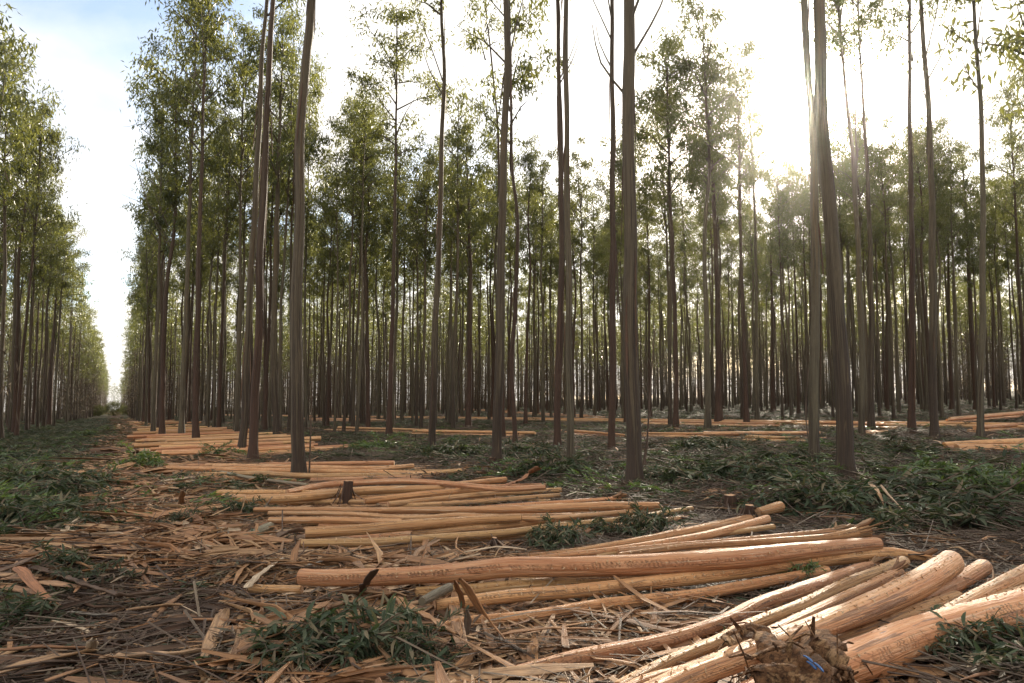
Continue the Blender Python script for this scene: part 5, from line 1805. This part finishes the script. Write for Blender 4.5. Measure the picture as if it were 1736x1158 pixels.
# area-uniform in a log-distance wedge: dense close by, thinner far away
for tries in range(60000):
    th = rng.uniform(-.74, .74)
    d = 2.6 * (125 / 2.6) ** rng.uniform(0, 1) ** .8
    X, Y = d * math.sin(th), d * math.cos(th)
    u, v = uv_of(X, Y)
    ln = mnoise.noise(Vector((X * .5, Y * .5, 9)))
    ln2 = mnoise.noise(Vector((X * .22, Y * .22, 2)))
    trackm = 1 - sm(abs(v + ln * .3), .4, .8)
    leftm = sm(-v, .4 - ln * .5, 1.0)
    buttm = sm(v, .2, .6) * (1 - sm(v, 2.2, 3.4)) if u < 22 else .75 * sm(v, .3, .8) * (1 - sm(v, 2.0, 6.0))
    rightm = sm(v, 2.5, 4.5)
    inheap = any((X - hx) ** 2 + (Y - hy) ** 2 < hr * hr for hx, hy, hr in HEAPS)
    if inheap and rng.random() < .85:
        continue
    ld = log_dist(X, Y)
    w = {'slash': 1.1 * leftm + .34 * rightm * max(.45, 1 + 1.8 * ln2) + .08 * trackm + .34 * buttm,
         'bark': .30 * leftm * (1.0 if d < 7 else .4) + .8 * trackm + .9 * buttm + .2 * rightm,
         'twigs': .16 + .42 * rightm, 'dead': .2 + .42 * rightm}
    tot_ = sum(w.values())
    r_ = rng.uniform(0, tot_)
    for k_, x in w.items():
        r_ -= x
        if r_ <= 0:
            break
    if rng.uniform(0, 1) > min(1, tot_ / 1.1):
        continue
    if ld < .12 or (k_ == 'slash' and ld < (.3 if d < 7 else (.5 if d < 14 else 1.1)) and rng.random() < .85):
        continue
    if d < 3.2 and k_ == 'slash' and v > 3:
        if rng.random() < .3:
            continue
    far = max(1.0, (d / 9) ** .75)
    sc = rng.uniform(.7, 1.2) * (min(far, 1.5) if d < 45 else 2.0)
    z = gz(X, Y) + .004
    zsc_ = (.30 if ld < .6 else (.95 if v < -1.2 else .7)) if d < 16 else .6
    rz = rng.uniform(0, 6.28)
    if k_ == 'slash':
        ix = int(rng.integers(4)) if d < 9 else int(rng.choice([4, 5, 6, 7, 8, 9, 10, 11], p=[.15, .15, .15, .15, .11, .11, .11, .07]))
        if d > 40:
            ix = 4 + int(rng.integers(4))
        if d < 9 and rng.random() < .2:
            ix = 8 + int(rng.integers(3))
        if ld < .45 and d < 9:
            sc *= .6
    elif k_ == 'bark':
        if (trackm > .5 and u < 7) or leftm > .5:
            ix = rng.choice([4, 5, 6, 7, 10, 11, 0, 1], p=[.17, .17, .17, .17, .12, .12, .04, .04])
            rz = rng.normal(AL + (0 if rng.random() < .5 else math.pi), .35)
        else:
            ix = rng.choice([0, 1, 2, 3, 8, 9, 4, 5] if v > 3 else [0, 1, 2, 3, 8, 9, 12, 13, 14])
    elif k_ == 'twigs':
        ix = int(rng.integers(3))
    else:
        ix = int(rng.integers(3)) if rng.random() < .7 else 3 + int(rng.integers(2))
    lay[k_].append((X, Y, z, rz, (sc, sc, min(sc, 1.0) * zsc_), int(ix)))
# thick bark carpet in the near track and around the butt ends
for q in range(620):
    v = rng.uniform(-1.0, 2.2)
    u = rng.uniform(2.0, 15)
    X, Y = xy(u, v)
    ld = log_dist(X, Y)
    if ld < .12 or any((X - hx) ** 2 + (Y - hy) ** 2 < hr * hr for hx, hy, hr in HEAPS):
        continue
    br_ = v < .35
    s0 = rng.uniform(.6, 1.1)
    lay['bark'].append((X, Y, gz(X, Y) + .006, rng.normal(AL, .4) if br_ else rng.uniform(0, 6.28), (s0, s0, .28 if ld < .5 else .75),
                        int(rng.choice([4, 5, 6, 7, 10, 11, 8, 0, 12]) if br_ else rng.choice([0, 1, 2, 3, 8, 9, 8, 9, 5, 12, 13, 14, 12, 13]))))
# skirts of bark and twigs at the feet of the near trunks
for X0, Y0, key in traced_xy:
    if Y0 < 25:
        for q in range(9):
            a = rng.uniform(0, 6.28)
            X, Y = X0 + math.cos(a) * .3, Y0 + math.sin(a) * .3
            lay['twigs'].append((X, Y, gz(X, Y) + .02, rng.uniform(0, 6.28), (.6, .6, .6), int(rng.integers(3))))
            lay['bark'].append((X, Y, gz(X, Y) + .02, rng.uniform(0, 6.28), (.6, .6, .7), int(rng.choice([4, 5, 10, 11]))))
for nm, key, meshes, lab in (('leafy_slash', 'slash', LS_N + LS_F, 'green leafy cuttings spread over the ground between track, logs and trees'),
                             ('bark_litter', 'bark', BK_TAN + BK_BRN + SHRED + SHREDB + BK_BIG, 'torn bark strips and shreds covering the track and the log ends'),
                             ('twig_litter', 'twigs', TW, 'thin broken twigs scattered over the ground'),
                             ('fallen_leaves', 'dead', DEAD + GRN, 'dry fallen eucalyptus leaves on the soil')):
    L_ = lay[key]
    print(nm, len(L_))
    scatter(nm, meshes, [(a[0], a[1], a[2]) for a in L_], [(rng.normal(0, .06), rng.normal(0, .06), a[3]) for a in L_], [a[4] for a in L_], [a[5] for a in L_], lab)

# ------------------------------------------------------------------ haze
HAZE = True
if HAZE:
    mh, t, out = new_mat('air')
    pv = nd(t, 'ShaderNodeVolumePrincipled')  # added volume, stands in for lens glare around the sun
    pv.inputs['Color'].default_value = (1.0, .97, .93, 1)
    pv.inputs['Density'].default_value = .00022
    pv.inputs['Anisotropy'].default_value = .95
    t.links.new(pv.outputs[0], out.inputs['Volume'])
    x0, x1, y0, y1, z0, z1 = -2600, 2600, -450, 3600, -60, 80
    V = np.array([(x, y, z) for x in (x0, x1) for y in (y0, y1) for z in (z0, z1)], float)
    mb = MB()
    mb.add(V, [[0, 1, 3, 2], [4, 6, 7, 5], [0, 4, 5, 1], [2, 3, 7, 6], [0, 2, 6, 4], [1, 5, 7, 3]])
    h = obj('glow_haze', mb.mesh('glow_haze', [mh], False))
    tag(h, 'thin misty air added for the glow around the sun', None, None, 'stuff')
